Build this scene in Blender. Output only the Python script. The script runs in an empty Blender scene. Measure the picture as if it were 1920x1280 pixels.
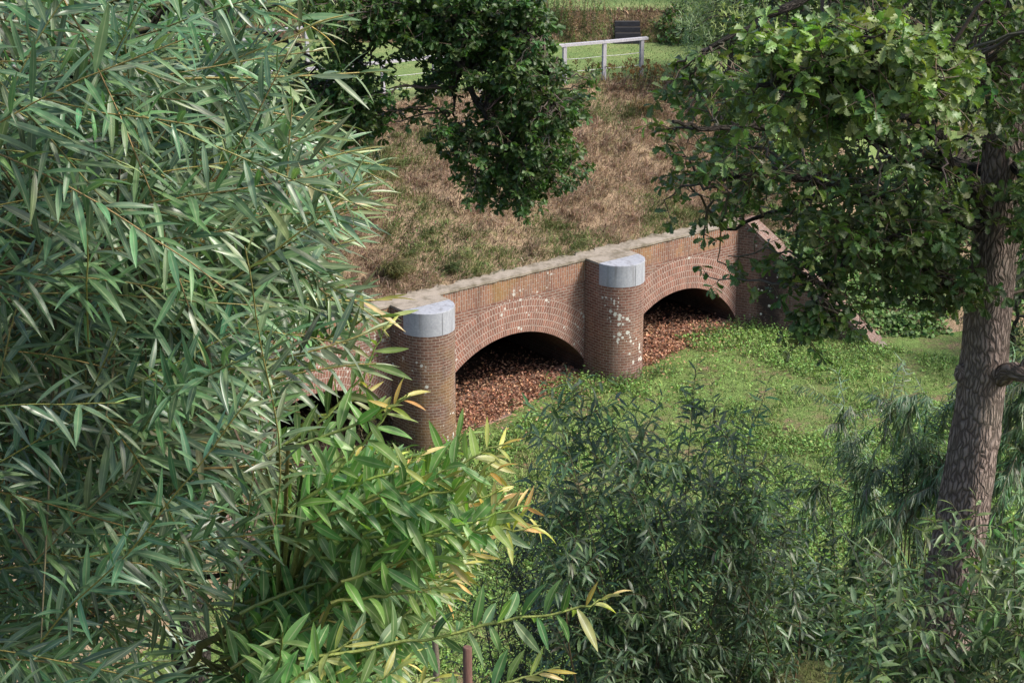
import bpy, math
import numpy as np
from math import radians as R, pi, sin, cos

# ---------------------------------------------------------------- camera, light, exposure
SC = bpy.context.scene
COL = SC.collection
F_PX, PITCH, ROLL, CAM_H = 3343.458, 0.3437425, -0.0029655, 13.69125
cd = bpy.data.cameras.new("camera")
cd.sensor_width = 36.0
cd.lens = 36.0 * F_PX / 1920.0
cd.clip_start, cd.clip_end = 0.1, 2000
cam = bpy.data.objects.new("camera", cd)
COL.objects.link(cam)
cam.location = (0, 0, CAM_H)
cam.rotation_euler = (pi / 2 - PITCH, 0, 0)
cam.rotation_mode = 'XYZ'
cd.dof.use_dof = False
SC.camera = cam

SUN_AZ = math.atan2(-0.30, 0.95)      # direction to the sun, from +x towards +y
SUN_EL = R(46)
world = bpy.data.worlds.new("World")
SC.world = world
world.use_nodes = True
wn = world.node_tree.nodes
sky = wn.new("ShaderNodeTexSky")
sky.sky_type = 'NISHITA'
sky.sun_disc = False
sky.sun_elevation = SUN_EL
sky.sun_rotation = pi / 2 - SUN_AZ
sky.air_density = 1.0
sky.dust_density = 3.0
sky.ozone_density = 1.0
wn["Background"].inputs[1].default_value = 0.145
world.node_tree.links.new(sky.outputs[0], wn["Background"].inputs[0])
sl = bpy.data.lights.new("sun", 'SUN')
sl.energy = 3.0
sl.angle = R(11)
sl.color = (1.0, 0.95, 0.87)
sun = bpy.data.objects.new("sun", sl)
COL.objects.link(sun)
sdir = np.array([cos(SUN_AZ) * cos(SUN_EL), sin(SUN_AZ) * cos(SUN_EL), sin(SUN_EL)])
import mathutils
sun.rotation_euler = mathutils.Vector(sdir).to_track_quat('Z', 'Y').to_euler()
sun.location = (20, -5, 40)
SC.view_settings.view_transform = 'Standard'
SC.view_settings.look = 'None'
SC.view_settings.gamma = 1
SC.view_settings.exposure = 0.84
SC.cycles.max_bounces = 8
SC.cycles.transparent_max_bounces = 8

rng = np.random.default_rng(7)

# ---------------------------------------------------------------- pixel <-> world (design helpers)
CAM = np.array([0, 0, CAM_H])
cT, sT = cos(PITCH), sin(PITCH)


def ray(X, Y):
    x, y = X - 960.0, Y - 640.0
    d0, d2 = x / F_PX, -y / F_PX
    return np.array([d0, cT + d2 * sT, -sT + d2 * cT])


def at(X, Y, y):
    """world point seen at photo pixel (X, Y) at depth y"""
    r = ray(X, Y)
    return CAM + r * y / r[1]


def atz(X, Y, z):
    r = ray(X, Y)
    return CAM + r * (z - CAM_H) / r[2]


def proj(P):
    P = np.atleast_2d(P)
    x, y, z = P[:, 0], P[:, 1], P[:, 2] - CAM_H
    d = y * cT - z * sT
    v = y * sT + z * cT
    return np.stack([960 + F_PX * x / d, 640 - F_PX * v / d], 1)


def in_poly(p, poly):
    x, y = p
    ins = False
    n = len(poly)
    for i in range(n):
        x1, y1 = poly[i]
        x2, y2 = poly[(i + 1) % n]
        if (y1 > y) != (y2 > y) and x < (x2 - x1) * (y - y1) / (y2 - y1) + x1:
            ins = not ins
    return ins


def nrm(v):
    v = np.asarray(v, float)
    return v / (np.linalg.norm(v, axis=-1, keepdims=True) + 1e-12)


# ---------------------------------------------------------------- object helpers
def tag(o, label=None, cat=None, group=None, kind=None):
    if label: o["label"] = label
    if cat: o["category"] = cat
    if group: o["group"] = group
    if kind: o["kind"] = kind
    return o


def thing(name, loc, label, cat, group=None):
    o = bpy.data.objects.new(name, None)
    o.empty_display_size = 0.2
    COL.objects.link(o)
    o.location = tuple(loc)
    return tag(o, label, cat, group)


class MB:
    """collects verts/faces with uv (per vertex) and tint (per vertex), links them as one mesh"""
    def __init__(self):
        self.v, self.f, self.uv, self.c, self.n = [], [], [], [], 0

    def add(self, v, faces, uv=None, col=(0.5, 0.5, 0.5)):
        v = np.asarray(v, float).reshape(-1, 3)
        k = len(v)
        self.v.append(v)
        for fc in faces:
            self.f.append([i + self.n for i in fc])
        self.uv.append(np.zeros((k, 2)) if uv is None else np.asarray(uv, float).reshape(-1, 2))
        c = np.asarray(col, float)
        self.c.append(np.tile(c, (k, 1)) if c.ndim == 1 else c)
        self.n += k

    def addq(self, v, fq, uv, col):
        """fast path: arrays of quads"""
        self.v.append(v); self.uv.append(uv); self.c.append(col)
        self.f.append(fq + self.n)
        self.n += len(v)

    def box(self, c, sx, sy, sz, ax=None, ay=None, col=(0.5, 0.5, 0.5), bev=0.0):
        c = np.asarray(c, float)
        ax = np.array([1., 0, 0]) if ax is None else nrm(ax)
        ay = np.array([0, 1., 0]) if ay is None else nrm(ay)
        az = nrm(np.cross(ax, ay))
        vs = []; uv = []
        for k in (-1, 1):
            for (i, j) in ((-1, -1), (1, -1), (1, 1), (-1, 1)):
                vs.append(c + ax * i * sx / 2 + ay * j * sy / 2 + az * k * sz / 2)
        fcs = [(3, 2, 1, 0), (4, 5, 6, 7), (0, 1, 5, 4), (1, 2, 6, 5), (2, 3, 7, 6), (3, 0, 4, 7)]
        for fc in fcs:
            P = np.array([vs[i] for i in fc])
            e1 = nrm(P[1] - P[0]); e2 = P[3] - P[0]; e2 = nrm(e2)
            self.add(P, [(0, 1, 2, 3)], np.stack([(P - c) @ e1, (P - c) @ e2], 1), col)

    def tube(self, pts, rad, ns=6, col=(0.5, 0.5, 0.5), jit=0.0, cap=True):
        pts = np.asarray(pts, float)
        n = len(pts)
        rad = np.broadcast_to(np.asarray(rad, float), (n,))
        tg = nrm(np.gradient(pts, axis=0))
        ref = np.array([0.31, 0.2, 0.93]) if abs(tg[0] @ np.array([0.31, 0.2, 0.93])) < 0.9 else np.array([1., 0, 0])
        a = nrm(np.cross(tg, ref)); b = np.cross(tg, a)
        th = np.linspace(0, 2 * pi, ns + 1)
        ln = np.concatenate([[0], np.cumsum(np.linalg.norm(np.diff(pts, axis=0), axis=1))])
        rr = rad[:, None] * np.ones((n, ns + 1))
        if jit:
            J = 1 + jit * rng.standard_normal((n, ns + 1)); J[:, -1] = J[:, 0]
            rr = rr * J
        V = pts[:, None, :] + rr[..., None] * (cos_(th)[None, :, None] * a[:, None, :] + sin_(th)[None, :, None] * b[:, None, :])
        U = np.stack([np.broadcast_to(th[None, :], (n, ns + 1)) * rad.mean(), np.broadcast_to(ln[:, None], (n, ns + 1))], -1)
        i, j = np.meshgrid(np.arange(n - 1), np.arange(ns), indexing='ij')
        b0 = i * (ns + 1) + j
        q = np.stack([b0, b0 + 1, b0 + ns + 2, b0 + ns + 1], -1).reshape(-1, 4)
        c = np.asarray(col, float)
        self.addq(V.reshape(-1, 3), q, U.reshape(-1, 2), np.tile(c, (n * (ns + 1), 1)))
        if cap:
            for e, s in ((n - 1, 1), (0, -1)):
                idx = [e * (ns + 1) + k for k in range(ns)]
                vv = V.reshape(-1, 3)[idx]
                self.add(vv, [tuple(range(ns)) if s > 0 else tuple(range(ns))[::-1]], None, col)

    def build(self, name, mat, parent=None, smooth=False):
        V = np.concatenate(self.v) if self.v else np.zeros((0, 3))
        if parent is not None:
            V = V - np.array(parent_world(parent))
        me = bpy.data.meshes.new(name)
        loops, starts, tot, k = [], [], [], 0
        for f in self.f:
            if isinstance(f, np.ndarray):
                m = f.shape[1]
                loops.append(f.reshape(-1))
                starts.append(k + np.arange(len(f)) * m)
                tot.append(np.full(len(f), m))
                k += f.size
            else:
                loops.append(np.array(f)); starts.append(np.array([k])); tot.append(np.array([len(f)])); k += len(f)
        loops = np.concatenate(loops).astype(np.int32)
        starts = np.concatenate(starts).astype(np.int32)
        me.vertices.add(len(V)); me.vertices.foreach_set("co", V.astype(np.float32).ravel())
        me.loops.add(len(loops)); me.loops.foreach_set("vertex_index", loops)
        me.polygons.add(len(starts)); me.polygons.foreach_set("loop_start", starts)
        UV = np.concatenate(self.uv)[loops]
        ul = me.uv_layers.new(name="UVMap")
        ul.data.foreach_set("uv", UV.astype(np.float32).ravel())
        C = np.concatenate(self.c)
        at_ = me.color_attributes.new("tint", 'FLOAT_COLOR', 'POINT')
        at_.data.foreach_set("color", np.concatenate([C, np.ones((len(C), 1))], 1).astype(np.float32).ravel())
        if smooth:
            me.polygons.foreach_set("use_smooth", np.ones(len(starts), bool))
        me.update(calc_edges=True)
        me.validate()
        me.materials.append(mat)
        o = bpy.data.objects.new(name, me)
        COL.objects.link(o)
        if parent is not None:
            o.parent = parent
        return o


cos_, sin_ = np.cos, np.sin


def parent_world(p):
    L = np.zeros(3)
    while p is not None:
        L = L + np.array(p.location)
        p = p.parent
    return L


# ---------------------------------------------------------------- materials
def new_mat(name):
    m = bpy.data.materials.new(name)
    m.use_nodes = True
    nt = m.node_tree
    nt.nodes.clear()
    out = nt.nodes.new("ShaderNodeOutputMaterial")
    return m, nt, out


class G:
    """tiny node-graph helper"""
    def __init__(self, nt): self.nt = nt

    def n(self, t, ins=None, **kw):
        nd = self.nt.nodes.new("ShaderNode" + t)
        for k, v in kw.items(): setattr(nd, k, v)
        for k, v in (ins or {}).items():
            if hasattr(v, "is_linked") or hasattr(v, "links"): self.nt.links.new(v, nd.inputs[k])
            else: nd.inputs[k].default_value = v
        return nd

    def mix(self, f, a, b, mode='MIX'):
        nd = self.nt.nodes.new("ShaderNodeMix"); nd.data_type = 'RGBA'; nd.blend_type = mode
        for k, v in ((0, f), (6, a), (7, b)):
            if hasattr(v, "links"): self.nt.links.new(v, nd.inputs[k])
            else: nd.inputs[k].default_value = (tuple(v) + (1,)) if isinstance(v, tuple) and len(v) == 3 else v
        return nd.outputs[2]

    def math(self, op, a, b=0.0, c=None, clamp=False):
        nd = self.nt.nodes.new("ShaderNodeMath"); nd.operation = op; nd.use_clamp = clamp
        for k, v in ((0, a), (1, b), (2, c)):
            if v is None: continue
            if hasattr(v, "links"): self.nt.links.new(v, nd.inputs[k])
            else: nd.inputs[k].default_value = v
        return nd.outputs[0]

    def ramp(self, f, stops):
        nd = self.nt.nodes.new("ShaderNodeValToRGB")
        e = nd.color_ramp.elements
        while len(e) < len(stops): e.new(0.5)
        for k, (p, c) in zip(e, stops):
            k.position = p; k.color = (c, c, c, 1) if not isinstance(c, tuple) else tuple(c) + (1,)
        self.nt.links.new(f, nd.inputs[0])
        return nd.outputs[0]

    def noise(self, vec, scale, detail=4, rough=0.55, dist=0.0):
        nd = self.n("TexNoise", {"Scale": scale, "Detail": detail, "Roughness": rough, "Distortion": dist})
        if vec is not None: self.nt.links.new(vec, nd.inputs["Vector"])
        return nd.outputs["Fac"]

    def mapv(self, vec, scale=(1, 1, 1), loc=(0, 0, 0), rot=(0, 0, 0)):
        nd = self.n("Mapping", {"Vector": vec, "Scale": scale, "Location": loc, "Rotation": rot})
        return nd.outputs[0]


def leaf_mat(name, rough=0.42, trans=0.28, under=(1.25, 1.25, 1.2), rib=0.35, spec=0.5, tr_tint=(1.3, 1.5, 0.5)):
    m, nt, out = new_mat(name); g = G(nt)
    a = g.n("Attribute", attribute_name="tint").outputs["Color"]
    uv = g.n("UVMap").outputs[0]
    x = g.n("SeparateXYZ", {0: uv}).outputs[0]
    d = g.math('ABSOLUTE', g.math('SUBTRACT', x, 0.5))
    ribm = g.math('MULTIPLY', g.math('LESS_THAN', d, 0.055), rib)
    base = g.mix(ribm, a, g.mix(0.6, a, (0.42, 0.46, 0.26)))
    geo = g.n("NewGeometry")
    nz = g.noise(geo.outputs["Position"], 40, 2)
    base = g.mix(1.0, base, g.ramp(nz, [(0.3, 0.8), (0.7, 1.2)]), 'MULTIPLY')
    und = g.mix(1.0, base, under, 'MULTIPLY')
    colr = g.mix(geo.outputs["Backfacing"], base, und)
    p = g.n("BsdfPrincipled", {"Base Color": colr, "Roughness": rough, "Specular IOR Level": spec})
    t = g.n("BsdfTranslucent", {"Color": g.mix(1.0, colr, tr_tint, 'MULTIPLY')})
    mx = g.n("MixShader", {0: trans, 1: p.outputs[0], 2: t.outputs[0]})
    nt.links.new(mx.outputs[0], out.inputs[0])
    return m


def tint_mat(name, rough=0.8, bump=0.0, scale=60, var=0.25, stretch=(1, 1, 1), trans=0.0):
    m, nt, out = new_mat(name); g = G(nt)
    a = g.n("Attribute", attribute_name="tint").outputs["Color"]
    pos = g.n("NewGeometry").outputs["Position"]
    nz = g.noise(g.mapv(pos, stretch), scale, 4)
    c = g.mix(1.0, a, g.ramp(nz, [(0.25, 1 - var), (0.75, 1 + var)]), 'MULTIPLY')
    p = g.n("BsdfPrincipled", {"Base Color": c, "Roughness": rough, "Specular IOR Level": 0.25})
    if bump:
        b = g.n("Bump", {"Strength": bump, "Distance": 0.02, "Height": nz})
        nt.links.new(b.outputs[0], p.inputs["Normal"])
    if trans:
        t = g.n("BsdfTranslucent", {"Color": c})
        mx = g.n("MixShader", {0: trans, 1: p.outputs[0], 2: t.outputs[0]})
        nt.links.new(mx.outputs[0], out.inputs[0])
    else:
        nt.links.new(p.outputs[0], out.inputs[0])
    return m


def bark_mat(name, c1, c2, sc=1.0, bump=1.0):
    m, nt, out = new_mat(name); g = G(nt)
    uv = g.n("UVMap").outputs[0]
    wob = g.n("TexNoise", {"Vector": uv, "Scale": 7.0 * sc, "Detail": 4.0}).outputs["Color"]
    vm = g.n("VectorMath", {0: uv, 1: g.n("VectorMath", {0: wob, "Scale": 0.085 / sc}, operation='SCALE').outputs[0]}, operation='ADD').outputs[0]
    vo = g.n("TexVoronoi", {"Vector": g.mapv(vm, (36 * sc, 8.5 * sc, 1)), "Scale": 1.0}, feature='DISTANCE_TO_EDGE').outputs["Distance"]
    fis = g.ramp(vo, [(0.0, 0.0), (0.26, 1.0)])
    fine = g.noise(g.mapv(uv, (60 * sc, 16 * sc, 1)), 1.0, 5)
    big = g.noise(uv, 2.2, 3)
    col = g.mix(fis, tuple(x * 0.42 for x in c1), g.mix(fine, c1, c2))
    col = g.mix(g.ramp(big, [(0.45, 0.0), (0.7, 0.45)]), col, g.mix(0.5, col, (0.16, 0.17, 0.12)))
    hgt = g.math('ADD', g.math('MULTIPLY', fis, 0.8), g.math('MULTIPLY', fine, 0.4))
    b = g.n("Bump", {"Strength": bump, "Distance": 0.03, "Height": hgt})
    p = g.n("BsdfPrincipled", {"Base Color": col, "Roughness": 0.9, "Specular IOR Level": 0.15, "Normal": b.outputs[0]})
    nt.links.new(p.outputs[0], out.inputs[0])
    return m


def brick_mat(name, bw=0.15, rh=0.062, mortar=0.008, c1=(0.24, 0.115, 0.082), c2=(0.14, 0.072, 0.056), mc=(0.30, 0.26, 0.22),
              lichen=0.0, moss=0.0, swap=False, band=None, top=2.5457, dirt=0.5, patch=None):
    m, nt, out = new_mat(name); g = G(nt)
    uv = g.n("UVMap").outputs[0]
    pos = g.n("NewGeometry").outputs["Position"]
    s = g.n("SeparateXYZ", {0: uv})
    z = g.n("SeparateXYZ", {0: pos}).outputs[2]
    vec = uv
    if swap:
        vec = g.n("CombineXYZ", {0: s.outputs[1], 1: s.outputs[0], 2: 0.0}).outputs[0]
    wob = g.n("TexNoise", {"Vector": vec, "Scale": 3.0, "Detail": 2.0}).outputs["Color"]
    vec = g.n("VectorMath", {0: vec, 1: g.n("VectorMath", {0: wob, "Scale": 0.02}, operation='SCALE').outputs[0]}, operation='ADD').outputs[0]
    br = g.n("TexBrick", {"Vector": vec, "Color1": (*c1, 1), "Color2": (*c2, 1), "Mortar": (*mc, 1), "Scale": 1.0,
                          "Mortar Size": mortar, "Mortar Smooth": 0.25, "Bias": 0.0, "Brick Width": bw, "Row Height": rh})
    col = br.outputs["Color"]
    n1 = g.noise(pos, 28.0, 4)
    n2 = g.noise(pos, 2.3, 5, 0.6)
    n3 = g.noise(pos, 7.0, 4)
    col = g.mix(1.0, col, g.ramp(n1, [(0.25, 0.72), (0.75, 1.3)]), 'MULTIPLY')
    # soot-brown weathering and pale bloom
    col = g.mix(g.math('MULTIPLY', g.ramp(n2, [(0.45, 0.0), (0.68, 1.0)]), dirt), col, g.mix(0.45, col, (0.05, 0.038, 0.03)))
    col = g.mix(g.math('MULTIPLY', g.ramp(n3, [(0.5, 0.0), (0.8, 0.5)]), 0.45), col, (0.28, 0.19, 0.15))
    # lime and rain runs down the face
    run = g.noise(g.mapv(pos, (5.0, 5.0, 0.45)), 1.0, 4)
    col = g.mix(g.ramp(run, [(0.54, 0.0), (0.76, 0.28)]), col, (0.30, 0.24, 0.20))
    run2 = g.noise(g.mapv(pos, (7.0, 7.0, 0.5), (3, 1, 2)), 1.0, 4)
    col = g.mix(g.ramp(run2, [(0.54, 0.0), (0.76, 0.6)]), col, g.mix(0.7, col, (0.035, 0.03, 0.027)))
    # odd bright-red bricks come from the second brick layer's tint noise
    rb = g.n("TexBrick", {"Vector": vec, "Color1": (0, 0, 0, 1), "Color2": (1, 1, 1, 1), "Mortar": (0, 0, 0, 1), "Scale": 1.0,
                          "Mortar Size": 0.0, "Bias": -0.72, "Brick Width": bw, "Row Height": rh}, offset=0.5).outputs["Color"]
    col = g.mix(g.math('MULTIPLY', rb, 0.5), col, (0.30, 0.09, 0.055))
    # damp foot
    foot = g.ramp(g.math('ADD', z, g.math('MULTIPLY', n2, 0.7)), [(0.0, 0.75), (0.72, 0.0)])
    col = g.mix(foot, col, g.mix(0.6, col, (0.045, 0.042, 0.036)))
    if moss:
        mk = g.math('MULTIPLY', g.ramp(g.math('ADD', z, g.math('MULTIPLY', g.noise(pos, 1.1, 3), 1.6)), [(0.0, 0.0), (1.0, 1.0)]), 1.0)
        mk = g.math('MULTIPLY', g.ramp(g.noise(pos, 1.3, 4), [(0.48, 0.0), (0.72, 1.0)]), moss)
        col = g.mix(mk, col, g.mix(0.62, col, (0.26, 0.165, 0.045)))
    if patch:
        # one soot patch with a shape of its own: (u centre, v centre, half width, half height)
        du = g.math('DIVIDE', g.math('SUBTRACT', s.outputs[0], patch[0]), patch[2])
        dv = g.math('DIVIDE', g.math('SUBTRACT', s.outputs[1], patch[1]), patch[3])
        rr = g.math('ADD', g.math('MULTIPLY', du, du), g.math('MULTIPLY', dv, dv))
        rr = g.math('ADD', rr, g.math('MULTIPLY', g.math('SUBTRACT', n3, 0.5), 1.6))
        col = g.mix(g.ramp(rr, [(0.2, 0.88), (1.1, 0.0)]), col, (0.022, 0.018, 0.018))
    if lichen:
        vo = g.n("TexVoronoi", {"Vector": g.n("CombineXYZ", {0: s.outputs[0], 1: s.outputs[1], 2: 0.0}).outputs[0], "Scale": 11.0, "Randomness": 1.0})
        dd = vo.outputs["Distance"]
        rnd = g.n("SeparateXYZ", {0: vo.outputs["Color"]}).outputs[0]
        thr = g.math('MULTIPLY', g.math('POWER', rnd, 1.0 if band else 2.2), 0.55 if band else 0.44)
        dd = g.math('ADD', dd, g.math('MULTIPLY', g.math('SUBTRACT', n1, 0.5), 0.16))
        spot = g.math('LESS_THAN', dd, thr)
        if band:   # lichen grows in a slanting streak: |(u-u0) + k (v-v0)| < w
            b = g.math('ADD', g.math('SUBTRACT', s.outputs[0], band[0]), g.math('MULTIPLY', g.math('SUBTRACT', s.outputs[1], band[1]), band[2]))
            bm = g.math('ADD', g.math('ABSOLUTE', b), g.math('MULTIPLY', n2, band[3]))
            mask = g.math('LESS_THAN', bm, band[3])
            mask = g.math('MULTIPLY', mask, g.math('LESS_THAN', g.math('ABSOLUTE', g.math('SUBTRACT', s.outputs[1], band[1])), band[4]))
        else:
            mask = g.ramp(g.noise(pos, 0.9, 2), [(0.50, 0.0), (0.53, 1.0)])
        sp = g.math('MULTIPLY', g.math('MULTIPLY', spot, mask), lichen)
        col = g.mix(sp, col, g.mix(n1, (0.42, 0.41, 0.36), (0.66, 0.65, 0.6)))
    hgt = g.math('ADD', g.math('MULTIPLY', br.outputs["Fac"], -0.6), g.math('MULTIPLY', n1, 0.5))
    bp = g.n("Bump", {"Strength": 0.7, "Distance": 0.012, "Height": hgt})
    p = g.n("BsdfPrincipled", {"Base Color": col, "Roughness": 0.88, "Specular IOR Level": 0.2, "Normal": bp.outputs[0]})
    nt.links.new(p.outputs[0], out.inputs[0])
    return m


def stone_mat(name, c1, c2, stain=(0.12, 0.11, 0.09), amt=0.6, bump=0.3, sc=4.0, streak=False):
    m, nt, out = new_mat(name); g = G(nt)
    pos = g.n("NewGeometry").outputs["Position"]
    a = g.noise(pos, sc, 6, 0.65)
    b = g.noise(pos, sc * 12, 4)
    c = g.mix(g.ramp(b, [(0.3, 0.0), (0.7, 1.0)]), c1, c2)
    if streak:
        st = g.noise(g.mapv(pos, (9, 9, 0.7)), 1.0, 4)
        c = g.mix(g.math('MULTIPLY', g.ramp(st, [(0.5, 0.0), (0.72, 1.0)]), amt), c, stain)
        c = g.mix(g.math('MULTIPLY', g.ramp(a, [(0.5, 0.0), (0.75, 1.0)]), 0.35), c, stain)
    else:
        c = g.mix(g.math('MULTIPLY', g.ramp(a, [(0.45, 0.0), (0.65, 1.0)]), amt), c, stain)
    bp = g.n("Bump", {"Strength": bump, "Distance": 0.02, "Height": g.math('ADD', a, g.math('MULTIPLY', b, 0.4))})
    p = g.n("BsdfPrincipled", {"Base Color": c, "Roughness": 0.85, "Specular IOR Level": 0.25, "Normal": bp.outputs[0]})
    nt.links.new(p.outputs[0], out.inputs[0])
    return m


def ground_mat(name, stops, s1=0.5, s2=6.0, fine=40.0, bump=0.6):
    """stops: colours picked by a mix of noises"""
    m, nt, out = new_mat(name); g = G(nt)
    pos = g.n("NewGeometry").outputs["Position"]
    a = g.noise(pos, s1, 5, 0.6); b = g.noise(pos, s2, 5, 0.65); c = g.noise(pos, fine, 3)
    f = g.math('ADD', g.math('MULTIPLY', a, 0.55), g.math('MULTIPLY', b, 0.45))
    col = g.ramp(f, stops)
    col = g.mix(1.0, col, g.ramp(c, [(0.25, 0.6), (0.75, 1.4)]), 'MULTIPLY')
    bp = g.n("Bump", {"Strength": bump, "Distance": 0.06, "Height": g.math('ADD', b, g.math('MULTIPLY', c, 0.6))})
    p = g.n("BsdfPrincipled", {"Base Color": col, "Roughness": 0.95, "Specular IOR Level": 0.1, "Normal": bp.outputs[0]})
    nt.links.new(p.outputs[0], out.inputs[0])
    return m


M = {}
M['willow'] = leaf_mat("willow_leaf", 0.38, 0.14, (1.35, 1.4, 1.4), 0.5, 0.6, (1.2, 1.5, .5))
M['sallow'] = leaf_mat("sallow_leaf", 0.42, 0.34, (1.3, 1.3, 1.2), 0.9, 0.5)
M['oak'] = leaf_mat("oak_leaf", 0.45, 0.26, (1.2, 1.2, 1.1), 0.25, 0.4)
M['shrub'] = leaf_mat("shrub_leaf", 0.42, 0.24, (1.35, 1.35, 1.3), 0.3, 0.5)
M['ground_leaf'] = leaf_mat("ground_leaf", 0.5, 0.25, (1.1, 1.1, 1.0), 0.2, 0.3)
M['dead_leaf'] = leaf_mat("dead_leaf", 0.7, 0.12, (1.2, 1.15, 1.05), 0.25, 0.2, (1.2, 1, 0.8))
M['blade'] = tint_mat("grass_blade", 0.75, 0, 25, 0.2, trans=0.2)
M['twig'] = tint_mat("twig_bark", 0.6, 0.3, 90, 0.25)
M['bark'] = bark_mat("oak_bark", (0.20, 0.145, 0.122), (0.35, 0.28, 0.245), 1.0, 0.7)
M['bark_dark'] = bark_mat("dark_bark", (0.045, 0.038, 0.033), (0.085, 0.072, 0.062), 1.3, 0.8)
M['wood'] = tint_mat("weathered_wood", 0.8, 0.3, 8, 0.22, (6, 6, 1))
M['wire'] = tint_mat("fence_wire", 0.5)
M['step'] = tint_mat("black_timber", 0.65, 0.3, 14, 0.3)

BR = dict()
M['brick_h'] = brick_mat("brick_courses", lichen=0.7)
M['brick_up'] = brick_mat("brick_soldier_band", bw=0.21, rh=0.062, swap=True, c1=(0.27, 0.13, 0.08), c2=(0.17, 0.086, 0.06), moss=0.9, lichen=0.7, dirt=0.35)
M['brick_ring'] = brick_mat("brick_arch_ring", bw=0.064, rh=0.142, mortar=0.0075, c1=(0.275, 0.125, 0.09), c2=(0.165, 0.085, 0.066), mc=(0.40, 0.335, 0.285), dirt=0.6, lichen=0.8)
M['brick_pier'] = brick_mat("brick_pier", bw=0.155, rh=0.061, c1=(0.185, 0.098, 0.07), c2=(0.10, 0.058, 0.045), mc=(0.27, 0.225, 0.185), lichen=0.9, moss=0.75, dirt=0.55)
M['brick_pier_pale'] = brick_mat("brick_pier_lichen", bw=0.155, rh=0.061, c1=(0.23, 0.108, 0.08), c2=(0.125, 0.062, 0.05), mc=(0.30, 0.25, 0.21), lichen=1.0, moss=0.2, dirt=0.5,
                                 band=(1.36, 1.15, 0.47, 0.5, 0.78))
M['brick_wing'] = brick_mat("brick_wing", c1=(0.16, 0.09, 0.066), c2=(0.095, 0.056, 0.045), mc=(0.19, 0.155, 0.13), lichen=1.0, dirt=0.8, patch=(0.85, 0.95, 0.42, 1.05))
M['brick_edge'] = brick_mat("brick_sloping_coping", bw=0.2, rh=0.064, c1=(0.19, 0.105, 0.08), c2=(0.125, 0.08, 0.066), mc=(0.26, 0.225, 0.2), dirt=0.7)
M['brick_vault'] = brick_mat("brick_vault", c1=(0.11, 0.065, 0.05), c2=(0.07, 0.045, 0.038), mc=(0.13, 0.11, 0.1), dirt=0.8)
M['coping'] = stone_mat("old_coping", (0.24, 0.205, 0.165), (0.32, 0.275, 0.225), (0.11, 0.092, 0.06), 0.8, 0.5)
M['concrete'] = stone_mat("grey_concrete_cap", (0.27, 0.28, 0.31), (0.34, 0.35, 0.38), (0.15, 0.145, 0.15), 0.75, 0.3, 2.0, True)
M['meadow'] = ground_mat("meadow_soil", [(0.37, (0.19, 0.135, 0.085)), (0.44, (0.14, 0.15, 0.06)), (0.52, (0.12, 0.175, 0.05)), (0.62, (0.15, 0.22, 0.065))], 1.0, 7.0, 26.0, 1.0)
M['slope'] = ground_mat("dry_bank_soil", [(0.34, (0.11, 0.075, 0.05)), (0.45, (0.21, 0.15, 0.10)), (0.55, (0.27, 0.20, 0.13)), (0.66, (0.13, 0.13, 0.05))], 0.8, 5.0, 30.0, 0.9)
M['lawn'] = ground_mat("mown_lawn", [(0.36, (0.11, 0.165, 0.055)), (0.5, (0.15, 0.20, 0.07)), (0.64, (0.21, 0.23, 0.095))], 0.7, 4.0, 24.0, 0.4)
M['bank'] = ground_mat("weedy_bank", [(0.36, (0.11, 0.07, 0.045)), (0.5, (0.15, 0.115, 0.06)), (0.62, (0.075, 0.12, 0.035))], 1.2, 6.0, 30.0, 0.8)
M['inner'] = ground_mat("arch_soil_shade", [(0.35, (0.03, 0.021, 0.017)), (0.6, (0.055, 0.036, 0.028))], 1.5, 8.0, 40.0, 0.8)  # soil colour darkened to paint the unlit depth of the arches
M['sand'] = ground_mat("sandy_soil", [(0.35, (0.17, 0.115, 0.09)), (0.6, (0.27, 0.185, 0.15))], 1.5, 8.0, 50.0, 0.5)
M['near'] = ground_mat("near_bank_soil", [(0.38, (0.055, 0.045, 0.025)), (0.5, (0.085, 0.10, 0.035)), (0.62, (0.15, 0.15, 0.065))], 0.8, 5.0, 30.0, 0.7)


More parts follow.
